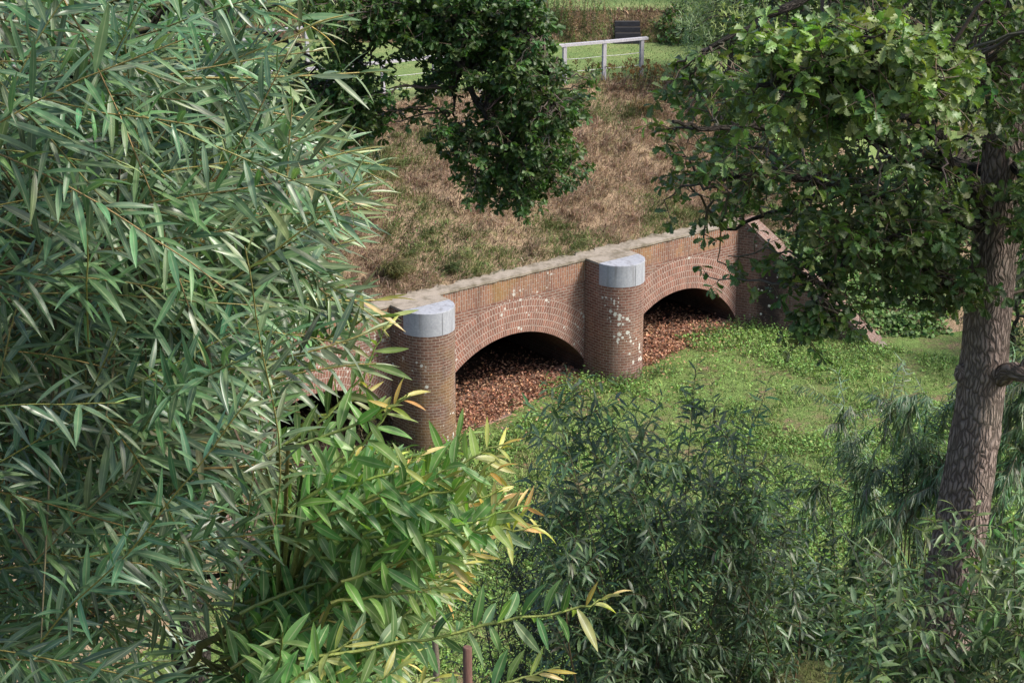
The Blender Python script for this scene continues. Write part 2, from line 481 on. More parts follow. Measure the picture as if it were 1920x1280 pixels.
# ---------------------------------------------------------------- leaf templates and instancing
def leaf_tpl(kind, curl=0.2, fold=0.25, twist=0.0):
    if kind == 'willow':
        t = np.linspace(0, 1, 7); w = 0.065 * np.sin(pi * t ** 0.8) ** 0.85
    elif kind == 'narrow':
        t = np.linspace(0, 1, 5); w = 0.05 * np.sin(pi * t ** 0.85)
    elif kind == 'broad':
        t = np.linspace(0, 1, 8); w = 0.113 * np.sin(pi * t ** 0.92) ** 0.85
    elif kind == 'shrub':
        t = np.linspace(0, 1, 5); w = 0.10 * np.sin(pi * t ** 0.85) ** 0.9
    elif kind == 'round':
        t = np.array([0, 0.25, 0.55, 0.85, 1.0]); w = np.array([0.02, 0.27, 0.36, 0.22, 0.0])
    elif kind == 'oak':
        t = np.array([0, .12, .2, .3, .38, .48, .57, .68, .76, .87, 1.0])
        w = np.array([.015, .05, .15, .075, .24, .12, .31, .16, .26, .17, .03])
    elif kind == 'small':
        t = np.array([0, 0.5, 1.0]); w = np.array([0.02, 0.2, 0.0])
    w = np.maximum(w, 0.004)
    n = len(t)
    V = np.zeros((n, 3, 3))
    for k, sx in enumerate((-1, 0, 1)):
        V[:, k, 0] = sx * w
        V[:, k, 1] = t
        V[:, k, 2] = fold * np.abs(sx) * w
    if kind == 'oak':   # lobes lean forward
        V[:, 0, 1] += w * 0.35; V[:, 2, 1] += w * 0.35
    # bend along the length (rotation about x growing with t)
    ang = curl * t
    y = np.concatenate([[0], np.cumsum(np.diff(t) * np.cos((ang[1:] + ang[:-1]) / 2))])
    z = -np.concatenate([[0], np.cumsum(np.diff(t) * np.sin((ang[1:] + ang[:-1]) / 2))])
    off = V[:, :, 1] - t[:, None]
    V[:, :, 1] = y[:, None] + off
    V[:, :, 2] += z[:, None]
    if twist:
        for i in range(n):
            c, s = cos(twist * t[i]), sin(twist * t[i])
            xx, zz = V[i, :, 0].copy(), V[i, :, 2] - z[i]
            V[i, :, 0] = xx * c - zz * s; V[i, :, 2] = z[i] + xx * s + zz * c
    uv = np.zeros((n, 3, 2)); uv[:, :, 0] = (0, 0.5, 1); uv[:, :, 1] = t[:, None]
    F = []
    for i in range(n - 1):
        for k in (0, 1):
            a = i * 3 + k
            F.append((a, a + 1, a + 4, a + 3))
    return V.reshape(-1, 3), np.array(F), uv.reshape(-1, 2)


TPL = {}
for kd in ('willow', 'narrow', 'broad', 'shrub', 'round', 'oak', 'small'):
    TPL[kd] = [leaf_tpl(kd, c * (.7 if kd == 'willow' else 1), f, tw) for c, f, tw in ((0.15, .35, .2), (0.5, .3, -.3), (0.9, .45, .5), (-0.2, .25, -.5), (0.35, .6, .0), (0.7, .15, .35))]


class Leaves:
    def __init__(self, kind): self.k = kind; self.p, self.d, self.u, self.s, self.c, self.w = [], [], [], [], [], []

    def add(self, p, d, u, s, c, w=1.0):
        self.p.append(p); self.d.append(d); self.u.append(u); self.s.append(s); self.c.append(c); self.w.append(w)

    def extend(self, P, D, U, S, C, W=None):
        self.p.extend(P); self.d.extend(D); self.u.extend(U); self.s.extend(S); self.c.extend(C)
        self.w.extend(np.ones(len(P)) if W is None else W)

    def into(self, mb):
        if not self.p: return
        P = np.array(self.p, float); D = nrm(np.array(self.d, float)); U = np.array(self.u, float)
        S = np.array(self.s, float); C = np.array(self.c, float); W = np.array(self.w, float)
        X = nrm(np.cross(D, U)); Z = np.cross(X, D)
        var = rng.integers(0, 6, len(P))
        for k in range(6):
            idx = np.nonzero(var == k)[0]
            if len(idx) == 0: continue
            V, Fq, UV = TPL[self.k][k]
            m = len(V)
            VV = P[idx, None, :] + S[idx, None, None] * (V[None, :, 0:1] * W[idx, None, None] * X[idx, None, :] + V[None, :, 1:2] * D[idx, None, :] + V[None, :, 2:3] * Z[idx, None, :])
            FF = (Fq[None] + (np.arange(len(idx)) * m)[:, None, None]).reshape(-1, 4)
            mb.addq(VV.reshape(-1, 3), FF, np.tile(UV, (len(idx), 1)), np.repeat(C[idx], m, 0))

    def build(self, name, mat, parent=None):
        mb = MB(); self.into(mb)
        return mb.build(name, mat, parent, smooth=True)


def rv(n=None, s=1.0):
    return rng.standard_normal(3 if n is None else (n, 3)) * s


def gcol(c, j=0.08):
    return np.asarray(c, float) * (1 + j * rng.standard_normal())


def jcol(c, j=0.18):
    c = np.asarray(c, float)
    return np.clip(c * (1 + j * rng.standard_normal()) * (1 + 0.08 * rng.standard_normal(3)), 0.003, 0.9)


UP = np.array([0, 0, 1.0])


def curve(p0, d0, L, droop=0.0, wig=0.05, n=12, lift=0.0):
    """polyline from p0 heading d0, bending by gravity (droop) or towards the light (lift)"""
    p = np.array(p0, float); d = nrm(d0); pts = [p.copy()]
    st = L / (n - 1)
    for i in range(n - 1):
        d = nrm(d + rv(s=wig) + UP * (lift - droop * (i / n)) * st / L * 1.5)
        p = p + d * st
        pts.append(p.copy())
    return np.array(pts)


def bez(P, n=14):
    P = np.asarray(P, float)
    if len(P) == 2: return P[0] + (P[1] - P[0]) * np.linspace(0, 1, n)[:, None]
    # Catmull-Rom through the points
    Q = np.vstack([2 * P[0] - P[1], P, 2 * P[-1] - P[-2]])
    out = []
    m = max(3, n // (len(P) - 1))
    for i in range(len(P) - 1):
        for t in np.linspace(0, 1, m, endpoint=False):
            a, b, c, d = Q[i:i + 4]
            out.append(0.5 * ((2 * b) + (c - a) * t + (2 * a - 5 * b + 4 * c - d) * t * t + (3 * b - a - 3 * c + d) * t ** 3))
    out.append(P[-1])
    return np.array(out)


def leafy(path, lv, sp, ln, spread=0.8, droop=0.35, col=(0.06, 0.1, 0.05), tipcol=None, tipn=5, start=0.12, wscale=1.0, cj=0.18, tipshrink=0.45, updown=0.35, flat=1.0, face=0.0):
    """alternate leaves along a shoot"""
    seg = np.linalg.norm(np.diff(path, axis=0), axis=1)
    cum = np.concatenate([[0], np.cumsum(seg)])
    L = cum[-1]
    n = max(3, int(L * (1 - start) / sp))
    ph = rng.uniform(0, 6.28)
    for k in range(n):
        s = L * start + (k + rng.uniform(-.25, .25)) * sp
        s = min(max(s, 0), L * 0.999)
        i = min(np.searchsorted(cum, s) - 1, len(seg) - 1); i = max(i, 0)
        f = (s - cum[i]) / max(seg[i], 1e-6)
        p = path[i] * (1 - f) + path[i + 1] * f
        t = nrm(path[i + 1] - path[i])
        a = nrm(np.cross(t, UP + rv(s=0.05))); b = np.cross(a, t)
        ph += 2.4 + rng.normal(0, .25)
        rad = a * cos(ph) + b * sin(ph)
        left = n - 1 - k
        fr = min(1.0, 0.35 + 0.65 * (left / max(tipn, 1))) if tipshrink else 1.0
        rad = nrm(rad * np.array([1, flat, 1]))
        d = nrm(t * (1.0 - spread * 0.45 * min(1, (left + 1) / 4)) + rad * spread * min(1, (left + 2) / 5) - UP * droop + rv(s=.14))
        u = nrm(UP * (1 if updown else .3) + np.array([.25, -1, 0]) * face + b * 0.3 + rv(s=.35))
        c = jcol(col, cj); wf = 1.0
        if tipcol is not None and left < tipn:
            q = 1 - left / tipn
            c = c * (1 - q) + 1.0 * jcol(tipcol[rng.integers(len(tipcol))], .15) * q
            wf = 1 - .4 * q
        lv.add(p, d, u, ln * rng.uniform(.75, 1.15) * (tipshrink + (1 - tipshrink) * fr), c, wf * wscale * rng.uniform(.85, 1.15))


# ---------------------------------------------------------------- the brick dam with its arches
WX, WY, WA, SP, H, CH, PD, SCN = -1.96339, 33.49557, 0.66644, 5.0249, 2.54577, 0.43447, 0.46381, 4.04204
RP = 0.55
u_ = np.array([cos(WA), sin(WA), 0]); n_ = np.array([sin(WA), -cos(WA), 0]); P0 = np.array([WX, WY, 0.0])


def wp(s, o, z): return P0 + u_ * s + n_ * o + np.array([0, 0, z])


def gz(P):
    """meadow height: falls gently to the left along the wall"""
    P = np.atleast_2d(P)
    s = (P - P0) @ u_
    return np.clip(0.06 * (s - SP), -0.9, 0.12)


def strip(mb, A, B, uvA, uvB, col=(0.5, 0.5, 0.5)):
    A = np.asarray(A); B = np.asarray(B); n = len(A)
    mb.add(np.vstack([A, B]), [(i, i + 1, n + i + 1, n + i) for i in range(n - 1)], np.vstack([uvA, uvB]), col)


dam = thing("brick_dam", wp(SP / 2, 0, 0), "long weathered brick dam wall with arches and two round-nosed piers below the dry bank", "brick dam")
# bays: (s0, s1, rise top)
bays = [(-SCN, -RP, 0.15, 1.15), (RP, SP - RP, 0.307, 1.312), (SP + RP, SP + SCN, 0.307, 1.312)]
RINGT = 0.74
BAND = H - 0.45
DEPTH = 6.0
band = MB(); cp = MB()
for (s0, s1, zs, zc) in bays:
    hw = (s1 - s0) / 2; sm = (s0 + s1) / 2; rise = zc - zs
    Rr = (hw * hw + rise * rise) / (2 * rise); cz = zc - Rr
    a0 = math.asin(hw / Rr)
    # arch ring: polar grid clipped to the bay
    ring = MB()
    N = 40
    ss = np.linspace(s0, s1, N + 1)
    zi = cz + np.sqrt(Rr ** 2 - (ss - sm) ** 2)
    ze = cz + np.sqrt((Rr + RINGT) ** 2 - (ss - sm) ** 2)
    lay = 8
    for k in range(lay):
        za = zi + (ze - zi) * k / lay; zb = zi + (ze - zi) * (k + 1) / lay
        fa = lambda z: np.stack([np.arctan2(ss - sm, z - cz) * (Rr + 0.37), np.hypot(ss - sm, z - cz) - Rr], 1)
        strip(ring, [wp(s, 0.004, z) for s, z in zip(ss, za)], [wp(s, 0.004, z) for s, z in zip(ss, zb)], fa(za), fa(zb))
    ring.build("arch_ring", M['brick_ring'], dam)
    # spandrels between arch ring and soldier band
    spn = MB()
    zt = np.maximum(ze, BAND)
    strip(spn, [wp(s, 0, z - 0.02) for s, z in zip(ss, ze)], [wp(s, 0, z) for s, z in zip(ss, zt)], np.stack([ss, ze - .02], 1), np.stack([ss, zt], 1))
    spn.build("spandrel", M['brick_h'], dam)
    strip(band, [wp(s, 0.002, z) for s, z in zip(ss, zt)], [wp(s, 0.002, H - 0.002) for s in ss], np.stack([ss, zt], 1), np.stack([ss, np.full(N + 1, H)], 1))
    # vault, jambs and dark back
    vt = MB()
    pr_ = [(s0, -1.2)] + list(zip(ss, zi)) + [(s1, -1.2)]
    ln = np.concatenate([[0], np.cumsum(np.hypot(np.diff([q[0] for q in pr_]), np.diff([q[1] for q in pr_])))])
    strip(vt, [wp(s, 0.004, z) for s, z in pr_], [wp(s, -DEPTH, z) for s, z in pr_], np.stack([np.zeros(len(pr_)), ln], 1), np.stack([np.full(len(pr_), DEPTH), ln], 1))
    bk = [wp(s, -DEPTH, z) for s, z in pr_]
    vt.add(bk, [tuple(range(len(bk)))], [(s, z) for s, z in pr_])
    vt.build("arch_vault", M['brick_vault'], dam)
band.build("soldier_course", M['brick_up'], dam)
# coping along the wall top: worn slabs, the back edge ragged where earth creeps over
cs = np.arange(-SCN - .1, SP + SCN + .35, 0.14)
jf = 0.03 + 0.008 * rng.standard_normal(len(cs)); jb = -0.34 + 0.07 * rng.standard_normal(len(cs)); jz = 0.006 * rng.standard_normal(len(cs))
rows = [[wp(s, f, H) for s, f in zip(cs, jf)], [wp(s, f, H + .05 + z) for s, f, z in zip(cs, jf, jz)],
        [wp(s, -.1, H + .062 + z) for s, z in zip(cs, jz)], [wp(s, b, H + .065 + z) for s, b, z in zip(cs, jb, jz)], [wp(s, b - .02, H - .25) for s, b in zip(cs, jb)]]
for A, B in zip(rows[:-1], rows[1:]): strip(cp, A, B, np.zeros((len(cs), 2)), np.ones((len(cs), 2)))
strip(cp, rows[0], [wp(s, 0.0, H - 0.001) for s in cs], np.zeros((len(cs), 2)), np.zeros((len(cs), 2)))
cp.build("coping", M['coping'], dam)


def pier(sc, mat):
    zb = -1.0
    mb = MB()
    th = np.linspace(-pi / 2, pi / 2, 33)
    nose = [(sc + RP * sin(t), PD + RP * cos(t)) for t in th]
    out = [(sc - RP, -0.3), (sc - RP, PD)] + nose[1:-1] + [(sc + RP, PD), (sc + RP, -0.3)]
    ln = np.concatenate([[0], np.cumsum(np.hypot(*np.diff(np.array(out), axis=0).T))])
    zt = H - CH
    strip(mb, [wp(s, o, zb) for s, o in out], [wp(s, o, zt) for s, o in out], np.stack([ln, np.full(len(out), zb)], 1), np.stack([ln, np.full(len(out), zt)], 1))
    for sx in (-1, 1):   # pilaster cheeks above the nose
        A = [wp(sc + sx * RP, -0.3, zt), wp(sc + sx * RP, PD - 0.004, zt)]; B = [wp(sc + sx * RP, -0.3, H), wp(sc + sx * RP, PD - 0.004, H)]
        uu = np.array([0, PD + .3]) if sx < 0 else np.array([ln[-1], ln[-1] - PD - .3])
        strip(mb, A, B, np.stack([uu, [zt, zt]], 1), np.stack([uu, [H, H]], 1))
    o = mb.build("pier", mat, dam)
    # concrete half-round cap
    c = MB(); rr = RP + 0.006
    th = np.linspace(-pi / 2, pi / 2, 49)
    bev = 0.012
    prof = [(rr - .03, zt - 0.001), (rr, zt + .004), (rr, H + .045 - bev), (rr - bev * .3, H + .045 - bev * .3), (rr - bev, H + .045)]
    ringp = [[wp(sc + q * sin(t), PD - 0.002 + q * cos(t), z) for t in th] for q, z in prof]
    for A, B in zip(ringp[:-1], ringp[1:]): strip(c, A, B, np.zeros((49, 2)), np.ones((49, 2)))
    c.add(ringp[-1], [tuple(range(49))[::-1]])
    c.add([wp(sc - rr, PD - .002, zt), wp(sc + rr, PD - .002, zt), wp(sc + rr, PD - .002, H + .045), wp(sc - rr, PD - .002, H + .045)], [(0, 1, 2, 3)])
    cap = c.build("pier_cap", M['concrete'], o)
    # the joint down the middle of the cap
    jn = MB(); jn.box(wp(sc - .02, PD + rr + .0005, zt + CH / 2 + .01), 0.007, 0.004, CH + .02, u_, n_, (0.16, 0.16, 0.17)); jn.build("cap_joint", M['wire'], o)
    tp = MB(); tp.box(wp(sc, PD / 2 - 0.015 - .19, H + .022), 2 * RP + .02, PD + .38 - .004, .05, u_, -n_); 
    V = np.concatenate(tp.v)
    tp.build("pier_slab", M['coping'], o)
    return o


pier(0, M['brick_pier'])
pier(SP, M['brick_pier_pale'])


def wing(corner, v, L, zt0, flip):
    """sloping brick wing wall"""
    v = nrm(v); b = np.array([-v[1], v[0], 0]) * (1 if not flip else -1)     # b points into the bank
    w = MB(); T = 0.5
    prof = [(0, -0.6), (0, zt0), (0.18, zt0), (L + .08, 0.0), (L + .08, -0.6)]
    fr = [corner + v * a + UP * z for a, z in prof]
    w.add(fr, [(0, 1, 2, 3, 4)] if flip else [(4, 3, 2, 1, 0)], [(a, z) for a, z in prof])
    bkp = [p + b * T for p in fr]
    w.add([fr[3], fr[4], bkp[4], bkp[3]], [(0, 1, 2, 3)], [(0, 0), (0, .6), (.5, .6), (.5, 0)])
    o = w.build("wing_wall", M['brick_wing'], dam)
    c = MB()
    sl = nrm(v * (L - .1) - UP * zt0); up = nrm(np.cross(sl, b)); up = up if up[2] > 0 else -up
    P = corner + v * .18 + UP * zt0; ln = np.linalg.norm(np.array([L - .1, zt0])) + .08
    for (o0, o1, h0, h1) in ((-.02, T + .06, -.04, .05),):
        ct = P + sl * ln / 2 + b * (o0 + o1) / 2 + up * (h0 + h1) / 2
        c.box(ct, ln, o1 - o0, h1 - h0, sl, b)
    c.box(corner + v * .06 + b * .27 + UP * (zt0 + .02), .3, .58, .09, v, b)
    # stone foot block at the toe
    c.build("wing_coping", M['brick_edge'], o)
    ft = MB(); ft.box(corner + v * (L + .05) + b * .27 + UP * .0, .3, .6, .3, v, b); ft.build("wing_foot", M['coping'], o)
    return o


CR = P0 + u_ * (SP + SCN); CL = P0 - u_ * SCN
WL = 3.39
FR = np.array([8.188, 37.561, 0.03]); vr = nrm((FR - CR) * [1, 1, 0])
rot = lambda v, a: np.array([v[0] * cos(a) - v[1] * sin(a), v[0] * sin(a) + v[1] * cos(a), 0])
vl = rot(-u_, R(65.2))
wing(CR, vr, WL, H, False)
wing(CL - UP * .5, vl, WL, H + .5, True)
FL = CL + vl * WL; FL[2] = -.5

# ---------------------------------------------------------------- ground
def vnoise(x, y, s, seed=0):
    """cheap smooth value noise"""
    x = np.asarray(x) / s + seed * 17.3; y = np.asarray(y) / s + seed * 5.7
    xi, yi = np.floor(x), np.floor(y); fx, fy = x - xi, y - yi
    h = lambda a, b: np.modf(np.abs(np.sin(a * 127.1 + b * 311.7 + seed * 74.7) * 43758.5453))[0]
    fx = fx * fx * (3 - 2 * fx); fy = fy * fy * (3 - 2 * fy)
    return (h(xi, yi) * (1 - fx) + h(xi + 1, yi) * fx) * (1 - fy) + (h(xi, yi + 1) * (1 - fx) + h(xi + 1, yi + 1) * fx) * fy


def ground_z(x, y):
    P = np.stack([np.ravel(x), np.ravel(y), np.zeros(np.size(x))], 1)
    z = gz(P).reshape(np.shape(x))
    z = z + 0.10 * (vnoise(x, y, 2.6, 1) - .5) + 0.05 * (vnoise(x, y, 0.7, 2) - .5)
    # near rampart: ledge at 6.1 m, then down to the meadow
    t = np.clip((21.2 - y - 0.5 * (vnoise(x, y, 3.0, 3) - .5)) / 7.9, 0, 1)
    nb = np.interp(x, [1.3, 2.3], [5.3, 5.95]) * t + 0.15 * (vnoise(x, y, 1.1, 4) - .5) * (t > 0.05)
    up = np.clip((8.5 - y) / 8.5, 0, 1) * 4.4
    return np.maximum(z, z * (1 - t) + nb) + up


gx = np.unique(np.concatenate([np.linspace(-300, -22, 14), np.linspace(-22, 26, 161), np.linspace(26, 300, 14)]))
gy = np.unique(np.concatenate([np.linspace(-150, -4, 8), np.linspace(-4, 50, 190), np.linspace(50, 400, 16)]))
XX, YY = np.meshgrid(gx, gy, indexing='ij')
ZZ = ground_z(XX, YY)
ZZ[(YY > 48)] = -0.4
gm = MB()
i, j = np.meshgrid(np.arange(len(gx) - 1), np.arange(len(gy) - 1), indexing='ij')
b0 = i * len(gy) + j
q = np.stack([b0, b0 + len(gy), b0 + len(gy) + 1, b0 + 1], -1).reshape(-1, 4)
gv = np.stack([XX, YY, ZZ], -1).reshape(-1, 3)
cy_ = gv[q].mean(1)[:, 1]
for nm, msk, mt in (("ground", cy_ > 21.0, 'meadow'), ("near_bank", cy_ <= 21.0, 'near')):
    g2 = MB(); qq = q[msk]; us, inv = np.unique(qq, return_inverse=True)
    g2.addq(gv[us], inv.reshape(-1, 4), gv[us][:, :2], np.full((len(us), 3), .1))
    tag(g2.build(nm, M[mt], None, True), kind="structure")


# bank behind the wall: loft between polylines (front foot, crest, lawn edge, upper bank foot, upper bank top, far)
def zb_(q, z): return atz(q[0], q[1], z)


fdr = nrm(np.array([.936, .351, 0])); fdl = nrm(np.array([-.562, -.827, 0]))
ZT = H + 0.0
def wq(s, w, z): return P0 + u_ * s - n_ * w + UP * z
wb = np.array([-vr[1], vr[0], 0]); wlb = -np.array([-vl[1], vl[0], 0])
B = [FL + fdl * 14 + UP * -.1, FL + fdl * 6 + UP * -.05, FL + wlb * .3 + UP * -.1, CL + vl * 1.7 + wlb * .45 + UP * 1.05, CL + wlb * .5 + vl * .2 + UP * (ZT - .1),
     wq(-3.2, .36, ZT), wq(-1.2, .34, ZT), wq(0, .36, ZT), wq(1.5, .34, ZT), wq(3.3, .33, ZT), wq(5, .36, ZT), wq(7, .36, ZT), wq(8.4, .38, ZT),
     CR + wb * .5 + vr * .2 + UP * (ZT - .1), CR + vr * 1.0 + wb * .45 + UP * 1.72, CR + vr * 2.0 + wb * .45 + UP * .92, FR + wb * .4 + UP * -.05, FR + fdr * 1.5 + UP * -.03, FR + fdr * 4 + UP * -.05, FR + fdr * 9, FR + fdr * 25]
Cc = [np.array([-30, 24, 5.0]), np.array([-22, 27, 5.1]), np.array([-15.5, 29.5, 5.1]), np.array([-11.5, 32.6, 5.1]), np.array([-9.0, 35.2, 5.1]),
      np.array([-7.2, 36.9, 5.1]), zb_((500, 222), 5.1), zb_((617, 205), 5.1), zb_((719, 192), 5.1), zb_((900, 173), 5.1), zb_((1058, 158), 5.1), zb_((1200, 146), 5.1), zb_((1290, 150), 5.0),
      np.array([5.3, 43.6, 4.7]), np.array([6.4, 43.4, 4.2]), np.array([7.8, 43.2, 3.5]), np.array([9.4, 43.2, 2.75]), np.array([11.5, 43.8, 2.5]), np.array([14, 44.5, 2.4]), np.array([19, 46, 2.4]), np.array([36, 50, 2.4])]
nB = len(B)
B = np.array(B); Cc = np.array(Cc)
Dd = Cc.copy(); Dd[:, 1] = np.maximum(Cc[:, 1] + 1.5, 47.8); Dd[:, 2] = np.where(Cc[:, 2] > 4.5, 5.1, Cc[:, 2] + .2)
for k in range(nB):
    Dd[k, 0] = Cc[k, 0] * 1.0
Ee = Dd + np.array([0, 1.0, 0]); Ee[:, 2] = np.where(Cc[:, 2] > 4.5, 5.8, Dd[:, 2] + .1)
Gg = Ee * np.array([1.5, 1, 1]) + np.array([0, 30, .5])
G2 = Gg * np.array([2.5, 1, 1]) + np.array([0, 300, 1.5])
resample = lambda A, m: np.array([[np.interp(t, np.arange(nB), A[:, k]) for k in range(3)] for t in np.linspace(0, nB - 1, m)])
MC = 220
Bs, Cs, Ds, Es, Gs, G2s = [resample(A, MC) for A in (B, Cc, Dd, Ee, Gg, G2)]


def smooth_x(A, k=5):
    out = A.copy()
    for _ in range(k): out[1:-1] = (out[:-2] + 2 * out[1:-1] + out[2:]) / 4
    return out


Cs, Ds, Es, Gs = [smooth_x(A, 12) for A in (Cs, Ds, Es, Gs)]


def slope_pts(uu, vv):
    """surface of the bank; vv in 0..1 from wall foot to crest"""
    ii = np.clip(uu * (MC - 1), 0, MC - 1.001); k = ii.astype(int); f = (ii - k)[:, None]
    b = Bs[k] * (1 - f) + Bs[k + 1] * f; c = Cs[k] * (1 - f) + Cs[k + 1] * f
    P = b * (1 - vv[:, None]) + c * vv[:, None]
    # round the crest a little, hollow the toe
    P[:, 2] += 0.16 * np.sin(pi * vv) ** 2
    fade = np.minimum(1, vv * 8) * np.minimum(1, (1 - vv) * 10 + .2)
    P[:, 2] += fade * (0.22 * (vnoise(P[:, 0], P[:, 1], 1.5, 5) - .5) + 0.12 * (vnoise(P[:, 0], P[:, 1], .5, 6) - .5))
    return P


def loft(name, rows, mat):
    V = np.array(rows); r, c = V.shape[:2]
    i, j = np.meshgrid(np.arange(r - 1), np.arange(c - 1), indexing='ij'); b0 = i * c + j
    q = np.stack([b0, b0 + 1, b0 + c + 1, b0 + c], -1).reshape(-1, 4)
    m = MB(); m.addq(V.reshape(-1, 3), q, V.reshape(-1, 3)[:, :2], np.full((r * c, 3), .1))
    o = m.build(name, mat, None, True)
    return tag(o, kind="structure")


uu = np.linspace(0, 1, MC)
skirt = Bs.copy(); skirt[:, 2] -= .5
loft("slope", [skirt] + [slope_pts(uu, np.full(MC, v)) for v in np.linspace(0, 1, 46)], M['slope'])
C1 = slope_pts(uu, np.full(MC, 1.0))
lin = lambda A, Bb, n, amp: [A * (1 - t) + Bb * t + np.stack([np.zeros(MC), np.zeros(MC), amp * (vnoise(A[:, 0] * (1 - t) + Bb[:, 0] * t, A[:, 1] * (1 - t) + Bb[:, 1] * t, 1.2, 8) - .5) * min(1, t * 5, (1 - t) * 5 + .0)], 1) for t in np.linspace(0, 1, n)]
loft("lawn", lin(C1, Ds, 10, .05), M['lawn'])
loft("upper_bank", lin(Ds, Es, 8, .25), M['bank'])
loft("upper_lawn", lin(Es, Gs, 10, .15) + lin(Gs, G2s, 3, 0)[1:], M['lawn'])


def lawn_pts(uu, vv, A=None, Bb=None):
    A = C1 if A is None else A; Bb = Ds if Bb is None else Bb
    ii = np.clip(uu * (MC - 1), 0, MC - 1.001); k = ii.astype(int); f = (ii - k)[:, None]
    a = A[k] * (1 - f) + A[k + 1] * f; b = Bb[k] * (1 - f) + Bb[k + 1] * f
    return a * (1 - vv[:, None]) + b * vv[:, None]


# ---------------------------------------------------------------- grass and ground cover
def blades(P, L, lean, cols, width=0.008, bend=0.5):
    """tapered bent blades: 2 quads each"""
    n = len(P)
    az = rng.uniform(0, 2 * pi, n)
    d = np.stack([np.cos(az), np.sin(az), np.zeros(n)], 1) * rng.uniform(.15, .8, n)[:, None] + lean + UP * 1.0
    d = nrm(d)
    side = nrm(np.cross(d, UP + rv(n, .2)))
    d2 = nrm(d + (lean * 1.2 - UP * .55 + np.stack([np.cos(az), np.sin(az), np.zeros(n)], 1) * .5) * bend)
    w = (width * rng.uniform(.6, 1.4, n))[:, None]
    L = L[:, None]
    a, b = P - side * w, P + side * w
    m = P + d * L * .55
    c_, d_ = m - side * w * .8, m + side * w * .8
    t = m + d2 * L * .45
    e, f = t - side * w * .12, t + side * w * .12
    V = np.stack([a, b, c_, d_, e, f], 1).reshape(-1, 3)
    base = np.arange(n)[:, None] * 6
    q = np.concatenate([base + np.array([[0, 1, 3, 2]]), base + np.array([[2, 3, 5, 4]])], 0)
    return V, q, np.zeros((n * 6, 2)), np.repeat(cols, 6, 0)


def pal(n, cols, j=.2):
    cols = np.array(cols); k = rng.integers(0, len(cols), n)
    return np.clip(cols[k] * (1 + j * rng.standard_normal((n, 1))) * (1 + .06 * rng.standard_normal((n, 3))), .004, .9)


DRY = [(0.40, 0.29, 0.195), (0.30, 0.205, 0.145), (0.48, 0.37, 0.255), (0.17, 0.11, 0.08), (0.36, 0.245, 0.18), (0.26, 0.22, 0.115)]
GRN = [(0.15, 0.20, 0.065), (0.12, 0.17, 0.055), (0.20, 0.22, 0.085), (0.22, 0.22, 0.095)]
# dry grass bank: columns whose front is on the wall (index range 3..15 of 20)
n = 110000
uS = np.where(rng.random(n) < .88, rng.uniform(2.6 / 20, 14.6 / 20, n), rng.uniform(.5 / 20, 2.6 / 20, n)); vS = rng.uniform(0.0, 1.03, n)
vS = np.minimum(vS, 1.0)
P = slope_pts(uS, vS)
gn = vnoise(P[:, 0], P[:, 1], .9, 11) * .6 + vnoise(P[:, 0], P[:, 1], 2.4, 12) * .4
low = vnoise(P[:, 0], P[:, 1], .45, 13)
green = (gn + .18 * (vS < .12) + .12 * rng.standard_normal(n) * .6) > .585
keep = (low > .2) | (rng.random(n) < .4)
P, green, gsel = P[keep], green[keep], vS[keep]
n = len(P)
lean = n_ * .55 + np.stack([np.zeros(n)] * 3, 1) + rv(n, .12)
clump = vnoise(P[:, 0], P[:, 1], .3, 14)[:, None]
cols = np.where(green[:, None], pal(n, GRN), pal(n, DRY)) * (.6 + .8 * clump)
dg = MB()
dg.addq(*blades(P, rng.uniform(.09, .24, n) * (.7 + .7 * clump[:, 0]), lean, cols, .0065, .9))
nc = 1100
uc = rng.uniform(2.5 / 20, 14.5 / 20, nc); vc = rng.uniform(.02, .98, nc)
Pc = slope_pts(uc, vc); gc = (vnoise(Pc[:, 0], Pc[:, 1], .9, 11) * .6 + vnoise(Pc[:, 0], Pc[:, 1], 2.4, 12) * .4) > .54
nbl = rng.integers(14, 36, nc); ci = np.repeat(np.arange(nc), nbl); n = len(ci)
Lc = rng.uniform(.2, .42, nc)[ci]; toneC = rng.uniform(.65, 1.35, nc)[ci][:, None]
dg.addq(*blades(Pc[ci] + rv(n, .06) * [1, 1, .2], Lc * rng.uniform(.6, 1.1, n), n_ * .6 + rv(nc, .25)[ci] + rv(n, .1), np.where(gc[ci][:, None], pal(n, GRN), pal(n, DRY)) * toneC, .0065, 1.1))
tag(dg.build("dry_grass", M['blade']), kind="stuff")

# weeds with small leaves on the bank (green patches)
lf = Leaves('small')
n = 5200
uS = rng.uniform(3 / 20, 14.5 / 20, n); vS = rng.beta(1.0, 1.6, n); P = slope_pts(uS, vS)
k = (vnoise(P[:, 0], P[:, 1], .9, 11) * .6 + vnoise(P[:, 0], P[:, 1], 2.4, 12) * .4) > .55
P = P[k]; n = len(P)
lf.extend(P + np.abs(rv(n, .05)) * UP + UP * .03, nrm(rv(n) * [1, 1, .4] + n_ * .5), UP + rv(n, .4), rng.uniform(.05, .1, n), pal(n, [(0.075, .13, .035), (.1, .16, .05), (.13, .15, .05)]))
tag(lf.build("bank_weeds", M['ground_leaf']), kind="stuff")

